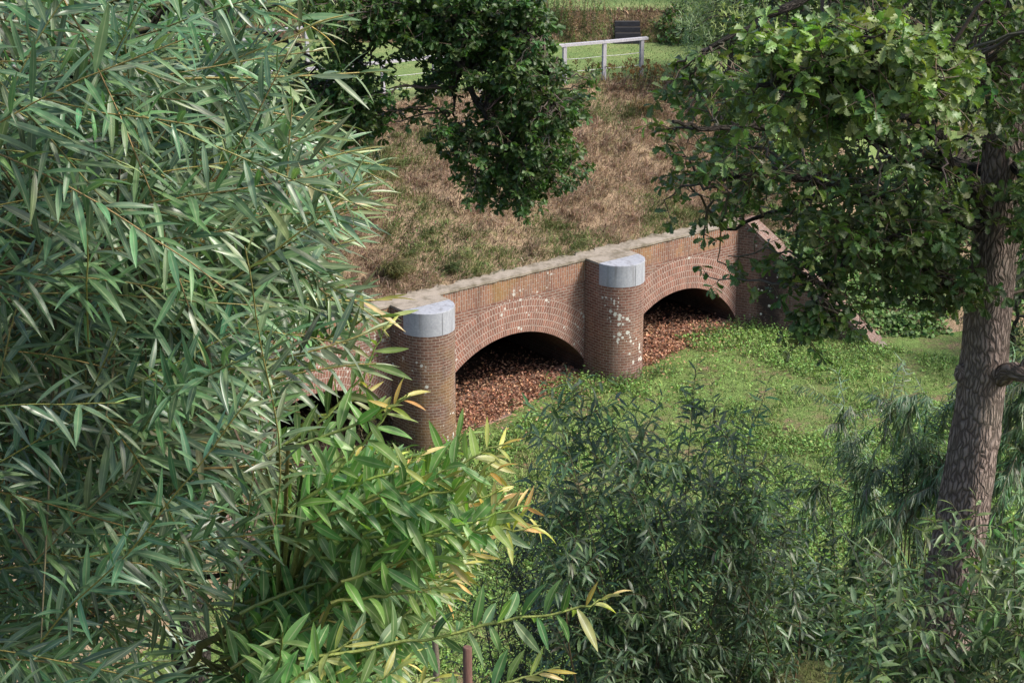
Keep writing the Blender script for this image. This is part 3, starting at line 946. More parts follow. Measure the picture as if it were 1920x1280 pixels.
# meadow grass and creeping leaves in front of the wall
def meadow_mask(P):
    s = (P - P0) @ u_; o = (P - P0) @ n_
    inside_bank = (o < 0.02) & (s < SP + SCN)
    # in front of right foot line and wing
    q = (P - FR) @ np.array([-.351, .936, 0]); al = (P - CR) @ vr; pw = (P - CR) @ wb
    behind = ((q > -.05) & (al > WL)) | ((pw > -.02) & (s > SP + SCN - .2))
    pr_in = False
    for sc in (0, SP):
        pr_in = pr_in | ((np.abs(s - sc) < RP + .03) & (o < PD + np.sqrt(np.maximum(0, RP ** 2 - (s - sc) ** 2)) + .03))
    return ~(inside_bank | behind | pr_in)


n = 330000
y = rng.uniform(21.5, 41, n); x = rng.uniform(-.16, .31, n) * y
yw = rng.uniform(20.5, 43, 110000); xw = rng.uniform(-9, 21, 110000)
kw = (xw / yw < -.155) | (xw / yw > .305); x = np.concatenate([x, xw[kw]]); y = np.concatenate([y, yw[kw]])
P = np.stack([x, y, ground_z(x, y)], 1)
P = P[meadow_mask(P)]
dist = (P - P0) @ n_
bare = vnoise(P[:, 0] * .6, P[:, 1], 1.1, 21) * .6 + vnoise(P[:, 0], P[:, 1], .5, 22) * .4
bare_line = np.exp(-((P[:, 1] - 34.6 + .12 * (P[:, 0] - 6)) / 1.3) ** 2) * (P[:, 0] > 4) * .17
# sandy apron before the arches stays bare
s_ = (P - P0) @ u_
apron = ((dist < .75 + .4 * vnoise(P[:, 0], P[:, 1], .8, 23)) & (((s_ > RP) & (s_ < RP + 2.6)) | ((s_ > SP + RP) & (s_ < SP + RP + 1.5))))
pb = np.clip((bare + bare_line - .535) * 8, 0, .88)
P1 = P[(rng.random(len(P)) > pb) & ~apron]
n1 = int(len(P1) * .45)
gA, gB = P1[:n1], P1[n1:]
mg = MB()
tone = vnoise(gA[:, 0], gA[:, 1], 1.6, 24)[:, None]
mg.addq(*blades(gA, rng.uniform(.06, .17, n1), rv(n1, .25), pal(n1, [(0.17, .27, .065), (.22, .30, .085), (.26, .29, .11), (.14, .23, .06)]) * (.75 + .5 * tone), .009, .6))
tag(mg.build("meadow_grass", M['blade']), kind="stuff")
lf = Leaves('round'); nb_ = len(gB)
den = vnoise(gB[:, 0], gB[:, 1], 1.0, 25) + np.where((gB - P0) @ n_ < 2.2, 0.3, 0) > .34
gB = gB[den]; nb_ = len(gB)
hgt = np.abs(rng.standard_normal(nb_)) * (.03 + .08 * vnoise(gB[:, 0], gB[:, 1], .6, 26))
tone = vnoise(gB[:, 0], gB[:, 1], 1.3, 27)[:, None]
lf.extend(gB + hgt[:, None] * UP + UP * .02, nrm(rv(nb_) * [1, 1, .25]), UP + rv(nb_, .35), rng.uniform(.03, .075, nb_), pal(nb_, [(.135, .25, .055), (.17, .285, .07), (.21, .305, .09), (.105, .20, .05)], .25) * (.8 + .4 * tone))
tag(lf.build("creeping_leaves", M['ground_leaf']), kind="stuff")

# leafy cover on the bank right of the wing wall
lf = Leaves('round'); n = 26000
uS = rng.uniform(12.8 / 20, 18.6 / 20, n); vS = rng.uniform(0, 1, n); P = slope_pts(uS, vS)
dn = vnoise(P[:, 0], P[:, 1], .75, 31) * .6 + vnoise(P[:, 0], P[:, 1], .3, 32) * .4
k = dn > .47; P = P[k]; n = len(P)
lf.extend(P + UP * .03 + np.abs(rv(n, 1)) * UP * (.12 * (dn[k] - .4) * 3)[:, None], nrm(rv(n) * [1, 1, .3] + np.array([.2, -.6, 0])), UP * .8 + np.array([.1, -.5, 0]) + rv(n, .35),
          rng.uniform(.07, .14, n), pal(n, [(.085, .16, .04), (.10, .18, .05), (.13, .2, .065), (.07, .13, .04)], .22))
tag(lf.build("ivy_cover", M['ground_leaf']), kind="stuff")
mg = MB(); n = 9000
uS = rng.uniform(13.5 / 20, 18.6 / 20, n); vS = rng.uniform(0, 1, n); P = slope_pts(uS, vS)
mg.addq(*blades(P, rng.uniform(.1, .22, n), np.tile(np.array([.1, -.35, 0]), (n, 1)), pal(n, GRN + DRY[:3]), .008, .7))
tag(mg.build("bank_grass", M['blade']), kind="stuff")

# short lawn blades and ragged edges
mg = MB(); n = 14000
uS = rng.uniform(4 / 20, 14.5 / 20, n); vS = rng.beta(.8, 1.2, n); P = lawn_pts(uS, vS)
mg.addq(*blades(P, rng.uniform(.02, .05, n), rv(n, .2), pal(n, [(.15, .20, .07), (.13, .19, .06), (.20, .23, .09), (.22, .22, .1)]), .008, .3))
n = 9000
uS = rng.uniform(4 / 20, 14.5 / 20, n); vS = rng.beta(.7, 2.5, n); P = lawn_pts(uS, vS, Es, Gs)
mg.addq(*blades(P, rng.uniform(.04, .1, n), rv(n, .2), pal(n, [(.10, .17, .05), (.09, .15, .045), (.14, .18, .065)]), .010, .3))
tag(mg.build("lawn_grass", M['blade']), kind="stuff")
mg = MB(); n = 16000
uS = rng.uniform(4 / 20, 15 / 20, n); vS = rng.uniform(-.05, 1.05, n); P = lawn_pts(uS, vS, Ds, Es)
kk = ~((P[:, 0] > 2.78) & (P[:, 0] < 3.52) & (P[:, 1] < 48.3)); P = P[kk]; n = len(P)
gn = vnoise(P[:, 0], P[:, 1], .8, 33)[:, None]
mg.addq(*blades(P, rng.uniform(.06, .18, n), np.tile(np.array([0, -.35, 0]), (n, 1)), np.where(gn > .45, pal(n, GRN), pal(n, DRY)), .010, .6))
tag(mg.build("bank_weed_grass", M['blade']), kind="stuff")

# near ledge grass (bottom edge of the picture)
mg = MB(); n = 16000
x = rng.uniform(-5, 6, n); y = rng.uniform(10.5, 13.6, n); P = np.stack([x, y, ground_z(x, y)], 1)
mg.addq(*blades(P, rng.uniform(.04, .11, n), rv(n, .25), pal(n, [(.12, .15, .05), (.16, .17, .07), (.22, .19, .10), (.09, .13, .04)]), .004, .5))
tag(mg.build("ledge_grass", M['blade']), kind="stuff")

# fallen leaves heaped in the arch mouths, on bare sandy soil
sd = MB(); inn = MB()
for (s0, s1, dep, zz) in ((RP + .01, SP - RP - .01, 1.35, 0.0), (SP + RP + .01, SP + SCN - .01, 1.1, 0.0), (-SCN + .01, -RP - .01, .9, 0)):
    ns, no = 40, 46
    S, O = np.meshgrid(np.linspace(s0, s1, ns), np.linspace(-DEPTH + .02, dep, no), indexing='ij')
    wv = vnoise(S, S * 0, .7, 43); O = np.where(O > 0, O * (.75 + .4 * wv - .25 * (S - s0) / (s1 - s0)), O)
    PP = P0 + u_ * S[..., None] + n_ * O[..., None]
    base = gz(PP.reshape(-1, 3)).reshape(S.shape)
    heap = 0.10 * np.exp(-((S - s0 - .35 * (s1 - s0)) / (.42 * (s1 - s0))) ** 2) * np.clip((.55 - O) / 1.2, 0, 1)
    Z = base + .035 + heap + .05 * (vnoise(PP[..., 0], PP[..., 1], .6, 41) - .5) - np.clip((O - dep * .55) * .35, 0, 1)
    PP[..., 2] = Z
    i, j = np.meshgrid(np.arange(ns - 1), np.arange(no - 1), indexing='ij'); b0 = i * no + j
    q = np.stack([b0, b0 + no, b0 + no + 1, b0 + 1], -1).reshape(-1, 4)
    oo = O.reshape(-1)[q].mean(1); q = q[:, ::-1]
    lim = -.55 if s0 > 0 else .35  # floor behind this line gets the painted shade; left bay past its mouth
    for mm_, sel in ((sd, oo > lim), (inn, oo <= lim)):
        us, iv = np.unique(q[sel], return_inverse=True); pp_ = PP.reshape(-1, 3)[us]
        mm_.addq(pp_, iv.reshape(-1, 4), pp_[:, :2], np.full((len(us), 3), .1))
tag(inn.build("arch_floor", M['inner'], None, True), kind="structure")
tag(sd.build("sandy_floor", M['sand'], None, True), kind="structure")
lf = Leaves('oak')
for (s0, s1, nn) in ((RP + .05, SP - RP - .05, 9500), (SP + RP + .05, SP + SCN - .05, 6500)):
    fs = rng.beta(1.1, 1.5, nn); S = s0 + (s1 - s0) * fs
    O = .8 - np.abs(rng.gamma(1.9, .42, nn)) - .5 * fs
    k = O > -4.5; S, O = S[k], O[k]
    P = P0 + u_ * S[:, None] + n_ * O[:, None]
    heap = 0.10 * np.exp(-((S - s0 - .35 * (s1 - s0)) / (.42 * (s1 - s0))) ** 2) * np.clip((.55 - O) / 1.2, 0, 1)
    P[:, 2] = gz(P) + heap + .05 + np.abs(rng.normal(0, .03, len(P)))
    lf.extend(P, nrm(rv(len(P)) * [1, 1, .45]), UP + rv(len(P), .55), rng.uniform(.04, .085, len(P)), pal(len(P), [(.36, .175, .105), (.26, .12, .075), (.43, .24, .15), (.17, .085, .058), (.48, .30, .20), (.11, .06, .045)], .3))
nn = 700
S = rng.uniform(RP, SP + SCN - .8, nn); O = .55 + rng.gamma(1.4, .35, nn); P = P0 + u_ * S[:, None] + n_ * O[:, None]
P = P[meadow_mask(P)]; P[:, 2] = ground_z(P[:, 0], P[:, 1]) + .06
lf.extend(P, nrm(rv(len(P)) * [1, 1, .3]), UP + rv(len(P), .4), rng.uniform(.04, .085, len(P)), pal(len(P), [(.32, .17, .10), (.40, .24, .15), (.2, .11, .07)], .28))
tag(lf.build("fallen_leaves", M['dead_leaf']), kind="stuff")

# ---------------------------------------------------------------- railings and steps
def railing(name, label, tops, tz, posts_h, lawn_z, wires, mat='wood', postw=.085):
    """tops: list of world points of the post feet, top rail runs over them"""
    t = thing(name, tops[0], label, "railing", "railings along the dam-top lawn")
    cwood = np.array((0.34, 0.325, 0.345))
    for p in tops:
        m = MB(); yaw = nrm(tops[1] - tops[0]); m.box(np.array(p) + UP * (posts_h / 2 - .1), postw, postw, posts_h + .2 - .04, yaw, np.cross(UP, yaw), gcol(cwood, .08))
        m.build("post", M[mat], t)
    m = MB()
    for a, b in zip(tops[:-1], tops[1:]):
        d = nrm(b - a); c = (a + b) / 2 + UP * (posts_h + .01)
        m.box(c, np.linalg.norm(b - a) + (.02 if b is not tops[-1] else .02), .115, .06, d, np.cross(UP, d), gcol(cwood * 1.12, .05))
    dd = nrm(tops[-1] - tops[-2])
    m.box(tops[-1] + dd * .08 + UP * (posts_h + .01), .14, .113, .058, dd, np.cross(UP, dd), cwood * 1.1)
    m.build("top_rail", M[mat], t)
    for h in wires:
        for a, b in zip(tops[:-1], tops[1:]):
            m = MB(); q = bez([a + UP * h, (a + b) / 2 + UP * (h - .012), b + UP * h], 8)
            m.tube(q, .0065, 5, (0.5, 0.5, 0.5)); m.build("wire", M['wire'], t)
    return t


LZ = 5.1
front = [atz(x, y, LZ) for x, y in ((130, 246), (270, 233), (400, 222), (505, 213), (617, 203), (719, 192), (815, 181), (900, 173), (980, 165), (1058, 157), (1132, 150), (1202, 143))]
for p in front: p[2] = LZ - .04
railing("wooden_railing", "pale wooden railing with two wires ending at the top of the dry bank", front, 0, .95, LZ, (.32, .62))
back = [atz(x, y, LZ) for x, y in ((30, 166), (130, 158), (235, 151), (350, 141), (460, 132), (577, 122))]
for p in back: p[2] = LZ - .02
railing("wooden_railing", "grey wooden railing farther back across the lawn path, seen through willow leaves", back, 0, .95, LZ, (.5,))

st = thing("garden_steps", (3.0, 47.9, 5.1), "short flight of black timber steps up the weedy bank behind the railing", "steps")
for k in range(4):
    m = MB(); a = atz(1152.5, 74, 5.1); w = 48 / 70.0
    c = np.array([a[0] + w / 2 - .02, 47.6 + k * .18, 5.1 + k * .128 + .06])
    m.box(c, w + rng.uniform(-.02, .02), 00.05, .122, None, None, (0.028, 0.028, 0.034)); m.build("riser", M['step'], st)
    m = MB(); m.box(c + np.array([0, .12, .035]), w - .03, .16, .04, None, None, (0.05, 0.045, 0.04)); m.build("tread", M['step'], st)

# ---------------------------------------------------------------- trees
def limb_path(pts, n=16, wob=0.02):
    P = bez(pts, n)
    P[1:-1] += rng.standard_normal((len(P) - 2, 3)) * wob
    return P


def taper(n, r0, r1, p=1.0): return r0 + (r1 - r0) * np.linspace(0, 1, n) ** p


def trunk_mesh(path, rad, ns=28, rough=0.045):
    """bark-ridged trunk: rings with vertical ridges as real relief"""
    mb = MB()
    path = np.asarray(path); n = len(path)
    tg = nrm(np.gradient(path, axis=0)); a = nrm(np.cross(tg, np.array([0.1, 1, 0.05]))); b = np.cross(tg, a)
    th = np.linspace(0, 2 * pi, ns + 1)
    ln = np.concatenate([[0], np.cumsum(np.linalg.norm(np.diff(path, axis=0), axis=1))])
    ridge = rng.standard_normal(ns); ridge = np.append(ridge, ridge[0])
    V = []
    for i in range(n):
        big = 1 + .05 * np.sin(th * 3 + ln[i] * 1.1) + .03 * np.sin(th * 2 - ln[i] * 2.3)
        rr = rad[i] * (big + rough * (.6 * ridge + .6 * np.append(x := rng.standard_normal(ns), x[0])))
        V.append(path[i] + rr[:, None] * (np.cos(th)[:, None] * a[i] + np.sin(th)[:, None] * b[i]))
    V = np.array(V)
    U = np.stack([np.tile(th * rad.mean(), (n, 1)), np.tile(ln[:, None], (1, ns + 1))], -1)
    i, j = np.meshgrid(np.arange(n - 1), np.arange(ns), indexing='ij'); b0 = i * (ns + 1) + j
    q = np.stack([b0, b0 + 1, b0 + ns + 2, b0 + ns + 1], -1).reshape(-1, 4)
    mb.addq(V.reshape(-1, 3), q, U.reshape(-1, 2), np.full((V.size // 3, 3), .15))
    return mb


def nearest(paths, p, bias=None):
    best = None
    for P in paths:
        d = np.linalg.norm(P - p, axis=1)
        i = d.argmin()
        if best is None or d[i] < best[0]: best = (d[i], P[i], P[min(i + 1, len(P) - 1)] - P[max(i - 1, 0)])
    return best


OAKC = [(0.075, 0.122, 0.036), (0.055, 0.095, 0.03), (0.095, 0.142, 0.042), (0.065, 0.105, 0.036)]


def oak_cluster(lv, tw, c, limbs, r, nt, cols, ln=.095, hang=0.15, per=8):
    """twigs with rosettes of lobed leaves about centre c, tied back to the nearest limb"""
    d, p, t = nearest(limbs, c)
    mid = (p + c) / 2 + UP * .12 * d + rv(s=.06 * d)
    stem = bez([p, mid, c], 10)
    stem[1:-1] += rv(len(stem) - 2, .012)
    tw.tube(stem, taper(len(stem), .011 + .004 * d, .004), 5, jcol((.07, .058, .045), .2))
    out = nrm(c - p)
    for k in range(nt):
        i0 = rng.integers(len(stem) // 2, len(stem))
        dd = nrm(out * .6 + rv() * [1, 1, .75] - UP * hang)
        q = curve(stem[i0], dd, r * rng.uniform(.5, 1.25), hang * .8, .12, 7)
        tw.tube(q, taper(len(q), .0045, .0018), 4, jcol((.10, .075, .05), .2), cap=False)
        base = jcol(cols[rng.integers(len(cols))], .15)
        for m in range(per):
            i = rng.integers(2, len(q)); at_tip = m < per * .6
            pt = q[-1] if at_tip else q[i]
            tg = nrm(q[-1] - q[-3])
            dl = nrm(tg * .5 + rv() * [1, 1, .6] - UP * .15)
            lv.add(pt, dl, nrm(UP + rv(s=.5) + .25 * dl), ln * rng.uniform(.65, 1.2), jcol(base, .14), rng.uniform(.85, 1.15))


def sample_poly(poly, n):
    xs = [p[0] for p in poly]; ys = [p[1] for p in poly]; out = []
    while len(out) < n:
        p = (rng.uniform(min(xs), max(xs)), rng.uniform(min(ys), max(ys)))
        if in_poly(p, poly): out.append(p)
    return out


# ---- the oak on the right
ty = 13.3
foot = at(1765, 1262, ty); foot[2] = ground_z(foot[0], foot[1]) - .15
tp = [foot, at(1772, 1180, ty), at(1800, 1010, ty), at(1828, 830, ty), at(1845, 690, ty), at(1852, 590, ty), at(1864, 480, ty), at(1880, 380, ty), at(1890, 230, ty), at(1900, 100, ty), at(1915, -60, ty), at(1930, -300, ty), at(1940, -600, ty + .2), at(1930, -900, ty)]
oak = thing("oak_tree", foot, "tall oak with a leaning ridged trunk and wide crown at the right", "tree")
path = bez(tp, 110)
s_ = np.linspace(0, 1, len(path))
pxw = np.interp(path[:, 2], [foot[2], at(0, 1010, ty)[2], at(0, 800, ty)[2], at(0, 600, ty)[2], at(0, 480, ty)[2], at(0, 250, ty)[2], at(0, -900, ty)[2]], [53, 46, 42, 42, 42, 42, 20])
rad = pxw * np.linalg.norm(path - CAM, axis=1) / F_PX
kn = np.exp(-((path[:, 2] - at(0, 690, ty)[2]) / .10) ** 2) * .012 + np.exp(-((path[:, 2] - at(0, 820, ty)[2]) / .06) ** 2) * .01
rad = rad + kn
rad[:5] *= np.linspace(1.35, 1.03, 5)
tr = trunk_mesh(path, rad, 44, .03).build("trunk", M['bark'], oak, True)
# dead snag low on the right, knob on the left
m = MB(); q = limb_path([at(1875, 705, ty - .1), at(1900, 695, ty - .35), at(1925, 703, ty - .5), at(1960, 690, ty - .6), at(2010, 650, ty - .8)], 14, .006)
m.tube(q, taper(len(q), .085, .03), 10, (.12, .1, .08), .05)
q2 = limb_path([at(1912, 695, ty - .42), at(1925, 672, ty - .45), at(1938, 655, ty - .5)], 8, .004); m.tube(q2, taper(len(q2), .025, .006), 6, (.2, .18, .15), .05)
m.build("dead_limb", M['bark'], oak, True)
m = MB(); q = limb_path([at(1812, 700, ty), at(1806, 692, ty - .03), at(1799, 688, ty - .05)], 7, .002); m.tube(q, [.10, .095, .085, .07, .05, .03, .018, .008][:len(q)], 12, (.12, .1, .08), .04); m.build("knob", M['bark'], oak, True)
limbs = []
LB = [([(1872, 420, ty), (1800, 330, 13.0), (1740, 235, 12.4), (1690, 215, 12.0)], .075, .03),
      ([(1800, 330, 13.0), (1640, 258, 12.6), (1460, 240, 12.2), (1330, 242, 11.9), (1262, 228, 11.6)], .04, .012),
      ([(1885, 200, ty), (1830, 120, 12.4), (1700, 120, 11.4), (1560, 145, 10.8), (1420, 160, 10.5)], .07, .012),
      ([(1872, 430, ty), (1720, 395, 13.0), (1560, 350, 12.7), (1440, 322, 12.4), (1330, 350, 12.2)], .055, .012),
      ([(1858, 560, ty), (1800, 555, 13.1), (1700, 480, 12.8), (1600, 470, 12.5), (1540, 560, 12.3)], .06, .012),
      ([(1905, 60, ty), (1780, -60, 13.0), (1600, -40, 12.6), (1440, 30, 12.3), (1330, 90, 12.2)], .08, .015),
      ([(1900, 150, ty), (1700, 60, 13.8), (1500, 60, 14.2), (1380, 130, 14.2)], .06, .014),
      ([(1880, 330, ty), (1700, 300, 14.2), (1500, 380, 14.6), (1360, 430, 14.5)], .06, .012),
      ([(1895, 300, ty), (1960, 360, 12.6), (2040, 380, 12.0)], .06, .02),
      ([(1910, 20, ty), (1980, -150, 13), (2150, -250, 13)], .09, .03),
      ([(1915, -150, ty), (1800, -330, 13), (1600, -450, 12.6)], .08, .02)]
for pts, r0, r1 in LB:
    q = limb_path([at(*p) for p in pts], 24, .012); limbs.append(q)
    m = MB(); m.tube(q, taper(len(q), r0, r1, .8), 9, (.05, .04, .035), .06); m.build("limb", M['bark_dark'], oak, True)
# broken limb end with raw wood
m = MB(); q = limb_path([at(1880, 75, 12.9), at(1845, 112, 12.4), at(1822, 150, 12.2)], 8, .006); m.tube(q, taper(len(q), .05, .02), 8, (.2, .14, .1), .1); m.build("broken_limb", M['bark'], oak, True)
lv, tw = Leaves('oak'), MB()
back_poly = [(1430, -40), (1400, 60), (1350, 150), (1245, 215), (1240, 330), (1285, 390), (1330, 430), (1420, 415), (1480, 440), (1560, 470), (1650, 540), (1780, 560), (1830, 420), (1960, 500), (1990, -60)]
for (x, y) in sample_poly(back_poly, 165):
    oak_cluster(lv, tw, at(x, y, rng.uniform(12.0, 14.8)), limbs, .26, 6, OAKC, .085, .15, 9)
for (x, y) in sample_poly([(1300, 260), (1500, 300), (1800, 420), (1780, 540), (1600, 490), (1430, 400), (1310, 400)], 30):
    oak_cluster(lv, tw, at(x, y, rng.uniform(11.8, 13.5)), limbs, .25, 5, OAKC)
for (x, y) in sample_poly([(1560, 340), (1700, 320), (1840, 380), (1830, 560), (1740, 560), (1640, 520), (1560, 440)], 40):
    oak_cluster(lv, tw, at(x, y, rng.uniform(12.0, 13.6)), limbs, .25, 5, OAKC)
# spray in front, sunlight painted in as lighter leaf colours
for (x, y) in sample_poly([(1390, 110), (1480, 60), (1640, 40), (1790, 90), (1830, 150), (1800, 215), (1690, 205), (1560, 250), (1440, 220), (1385, 160)], 85):
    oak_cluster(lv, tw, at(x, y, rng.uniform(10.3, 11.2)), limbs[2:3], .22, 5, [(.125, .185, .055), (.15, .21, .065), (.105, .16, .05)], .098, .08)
for (x, y) in ((1560, 230), (1600, 205), (1640, 245), (1670, 285), (1690, 270), (1540, 215)):
    oak_cluster(lv, tw, at(x, y, 10.8), limbs[2:3], .2, 5, [(.085, .135, .05)], .1, .1)
# hanging sprays along the lower edge
for (x, y, d) in ((1470, 490, 12.4), (1490, 520, 12.4), (1515, 520, 12.3), (1530, 575, 12.3), (1545, 545, 12.4), (1575, 590, 12.3), (1245, 165, 12.2), (1260, 150, 12.2), (1290, 175, 12.2), (1250, 245, 12.0), (1255, 290, 12.2), (1245, 375, 12.5), (1320, 470, 12.6), (1345, 490, 12.6), (1365, 480, 12.8), (1330, 520, 12.6),
                  (1480, 500, 12.6), (1500, 540, 12.5), (1520, 560, 12.5), (1540, 595, 12.4), (1560, 560, 12.5), (1560, 620, 12.4), (1530, 625, 12.4), (1510, 610, 12.5), (1590, 560, 12.6), (1610, 590, 12.7), (1500, 650, 12.4), (1520, 640, 12.4), (1600, 520, 12.6),
                  (1640, 540, 12.8), (1700, 560, 12.8), (1740, 540, 12.9), (1790, 530, 12.9), (1800, 560, 12.9), (1545, 520, 12.5), (1575, 600, 12.4)):
    oak_cluster(lv, tw, at(x, y, d), limbs, .17, 5, OAKC, .09, .3, 8)
for k in range(75):   # the side of the crown beyond the right edge
    c = at(rng.uniform(1990, 2550), rng.uniform(-150, 520), rng.uniform(11.2, 15))
    oak_cluster(lv, tw, c, limbs, .35, 5, OAKC, .11, .1, 10)
# crown above the frame and outside it, so the tree is whole
for k in range(110):
    c = at(rng.uniform(1350, 2300), rng.uniform(-700, -60), rng.uniform(12, 16))
    oak_cluster(lv, tw, c, limbs + [path[60:]], .35, 5, OAKC, .11, .1, 9)
for (x, y) in sample_poly([(1860, 0), (1960, 0), (1960, 470), (1900, 430), (1930, 300), (1850, 200)], 22):
    oak_cluster(lv, tw, at(x, y, rng.uniform(11.8, 12.8)), limbs, .2, 5, OAKC)
lv.build("crown", M['oak'], oak)
tw.build("twigs", M['twig'], oak, True)

# ---- the oak behind the willow with the bough hanging over the bank
oy = 19.0
foot = at(335, 900, oy); foot[2] = ground_z(foot[0], foot[1]) - .1
oak2 = thing("oak_tree", foot, "dark oak half hidden behind the willow, its bough hanging down before the dry bank", "tree")
path2 = bez([foot, at(340, 900, oy), at(345, 500, oy), at(352, 200, oy), at(362, 0, oy), at(380, -250, oy), at(390, -600, oy)], 60)
trunk_mesh(path2, taper(len(path2), .24, .10), 28, .03).build("trunk", M['bark_dark'], oak2, True)
limbs2 = []
for pts, r0, r1 in (([(370, -60, oy), (560, -190, 18.6), (760, -130, 18.2), (860, 20, 18), (835, 70, 18), (862, 120, 18), (905, 210, 18), (960, 300, 18.1)], .10, .016),
                    ([(835, 70, 18), (790, 20, 18.2), (690, 90, 18.6), (640, 190, 18.6)], .04, .01),
                    ([(600, -180, 18.6), (640, -40, 18.8), (700, 60, 18.8), (690, 130, 18.8)], .05, .012),
                    ([(860, 20, 18), (960, 40, 17.8), (1020, 110, 17.8), (1040, 200, 17.9)], .045, .012),
                    ([(355, 120, oy), (450, 60, 19), (560, 90, 19), (640, 180, 18.8)], .05, .012),
                    ([(365, 30, oy), (250, -40, 19), (120, -20, 19)], .06, .02),
                    ([(862, 120, 18), (850, 210, 18), (880, 280, 18)], .02, .008)):
    q = limb_path([at(*p) for p in pts], 28, .015); limbs2.append(q)
    m = MB(); m.tube(q, taper(len(q), r0, r1, .8), 9, (.05, .04, .035), .06); m.build("limb", M['bark_dark'], oak2, True)
lv, tw = Leaves('oak'), MB()
OAK2 = [(0.05, 0.10, 0.027), (0.038, 0.08, 0.022), (0.066, 0.12, 0.033)]
for poly, k in (([(880, -20), (1000, 0), (1030, 70), (1050, 110), (1030, 160), (1090, 190), (1085, 280), (1095, 330), (1060, 350), (1010, 400), (975, 400), (940, 330), (925, 280), (905, 200), (870, 120), (860, 40)], 165),
                ([(690, -20), (900, -20), (880, 110), (800, 100), (760, 80), (700, 60)], 75),
                ([(870, 330), (900, 340), (940, 380), (935, 405), (890, 375)], 10),
                ([(805, 225), (850, 210), (900, 250), (905, 290), (840, 300), (805, 265)], 15),
                ([(640, 170), (700, 165), (725, 215), (690, 265), (640, 275), (610, 230)], 44),
                ([(590, 90), (690, 60), (730, 120), (660, 150), (610, 150)], 10),
                ([(560, -20), (700, -20), (690, 70), (620, 95), (570, 60)], 32),
                ([(480, 130), (600, 180), (620, 240), (540, 240), (470, 200)], 30),
                ([(960, 0), (1005, 10), (1010, 90), (960, 60)], 10),
                ([(780, 150), (830, 110), (850, 150), (820, 190)], 8)):
    for (x, y) in sample_poly(poly, k):
        oak_cluster(lv, tw, at(x, y, rng.uniform(17.4, 18.8)), limbs2, .165, 7, OAK2, .078, .25, 12)
for (x, y) in ((1060, 215), (1085, 205), (1100, 165), (1095, 190), (1108, 150), (1090, 320), (1098, 290)):
    oak_cluster(lv, tw, at(x, y, 18), limbs2, .12, 4, OAK2, .09, .1, 6)
for k in range(70):
    oak_cluster(lv, tw, at(rng.uniform(60, 900), rng.uniform(-500, -60), rng.uniform(17.5, 20.5)), limbs2 + [path2[35:]], .4, 6, OAK2, .12, .15, 9)
for (x, y) in sample_poly([(60, -40), (460, -40), (480, 60), (330, 90), (150, 40)], 40):
    oak_cluster(lv, tw, at(x, y, rng.uniform(18.5, 20)), limbs2, .25, 5, OAK2, .11)
lv.build("crown", M['oak'], oak2)
tw.build("twigs", M['twig'], oak2, True)

# ---------------------------------------------------------------- the willow close to the camera
WILL = (0.08, 0.142, 0.066)
WTIP = [(.20, .24, .10), (.16, .21, .09)]
ORG = [(.56, .32, .10), (.52, .42, .11), (.40, .42, .10), (.58, .42, .18)]
wy = 3.9
wfoot = np.array([-2.9, 4.3, 0.0]); wfoot[2] = ground_z(wfoot[0], wfoot[1]) - .1
wil = thing("willow_tree", wfoot, "tall willow with slim grey green leaves filling the left side close by", "tree")
wt = bez([wfoot, (-2.75, 4.25, 8.5), (-2.4, 4.15, 11), (-2.0, 4.1, 12.6), (-1.7, 4.05, 14.2), (-1.5, 4.0, 15.8)], 50)
trunk_mesh(wt, taper(len(wt), .13, .035), 20, .03).build("trunk", M['bark_dark'], wil, True)
wl = []
for pts, r0, r1 in (([(-120, 820, 4.1), (20, 400, 4.0), (90, 230, 3.9), (180, 0, 3.9), (240, -160, 3.9)], .022, .012),
                    ([(-150, 900, 4.2), (120, 520, 4.2), (300, 270, 4.2), (420, 60, 4.2), (470, -60, 4.3)], .02, .010),
                    ([(-200, 1000, 4.1), (60, 800, 3.9), (260, 640, 3.7), (420, 470, 3.6), (560, 330, 3.5)], .018, .005),
                    ([(-200, 1150, 4.0), (100, 980, 3.8), (330, 900, 3.6), (520, 800, 3.5)], .016, .005),
                    ([(-200, 300, 3.6), (60, 180, 3.5), (260, 60, 3.4), (420, -60, 3.4)], .014, .005),
                    ([(-220, 1350, 3.9), (60, 1200, 3.8), (300, 1100, 3.6), (480, 1060, 3.6)], .016, .005),
                    ([(-200, 640, 3.4), (0, 520, 3.3), (120, 470, 3.2), (260, 470, 3.2)], .012, .005)):
    q = limb_path([at(*p) for p in pts], 22, .006); wl.append(q)
    m = MB(); m.tube(q, taper(len(q), r0, r1, .8), 8, (.09, .075, .045), .05); m.build("limb", M['bark_dark'], wil, True)
for q in wl:   # tie every limb to the trunk
    d, p, t = nearest([wt], q[0]); mm = MB(); pp = limb_path([p, (p + q[0]) / 2 - UP * .12, q[0]], 10, .004); mm.tube(pp, taper(len(pp), .03, .02), 8, (.09, .075, .045)); mm.build("limb", M['bark_dark'], wil, True)

wmask = [(-260, -120), (600, -120), (590, -10), (540, 60), (560, 135), (560, 180), (590, 240), (650, 260), (745, 285), (735, 330), (700, 360), (725, 400), (700, 440), (640, 470), (620, 520), (660, 560), (720, 570), (700, 620), (620, 650), (560, 700),
         (530, 800), (550, 860), (540, 930), (560, 1040), (470, 1120), (380, 1180), (420, 1400), (-260, 1400)]
lv, tw = Leaves('willow'), MB()


def ok_path(P, mask):
    for p in proj(P[::2]):
        if not in_poly(p, mask): return False
    return True


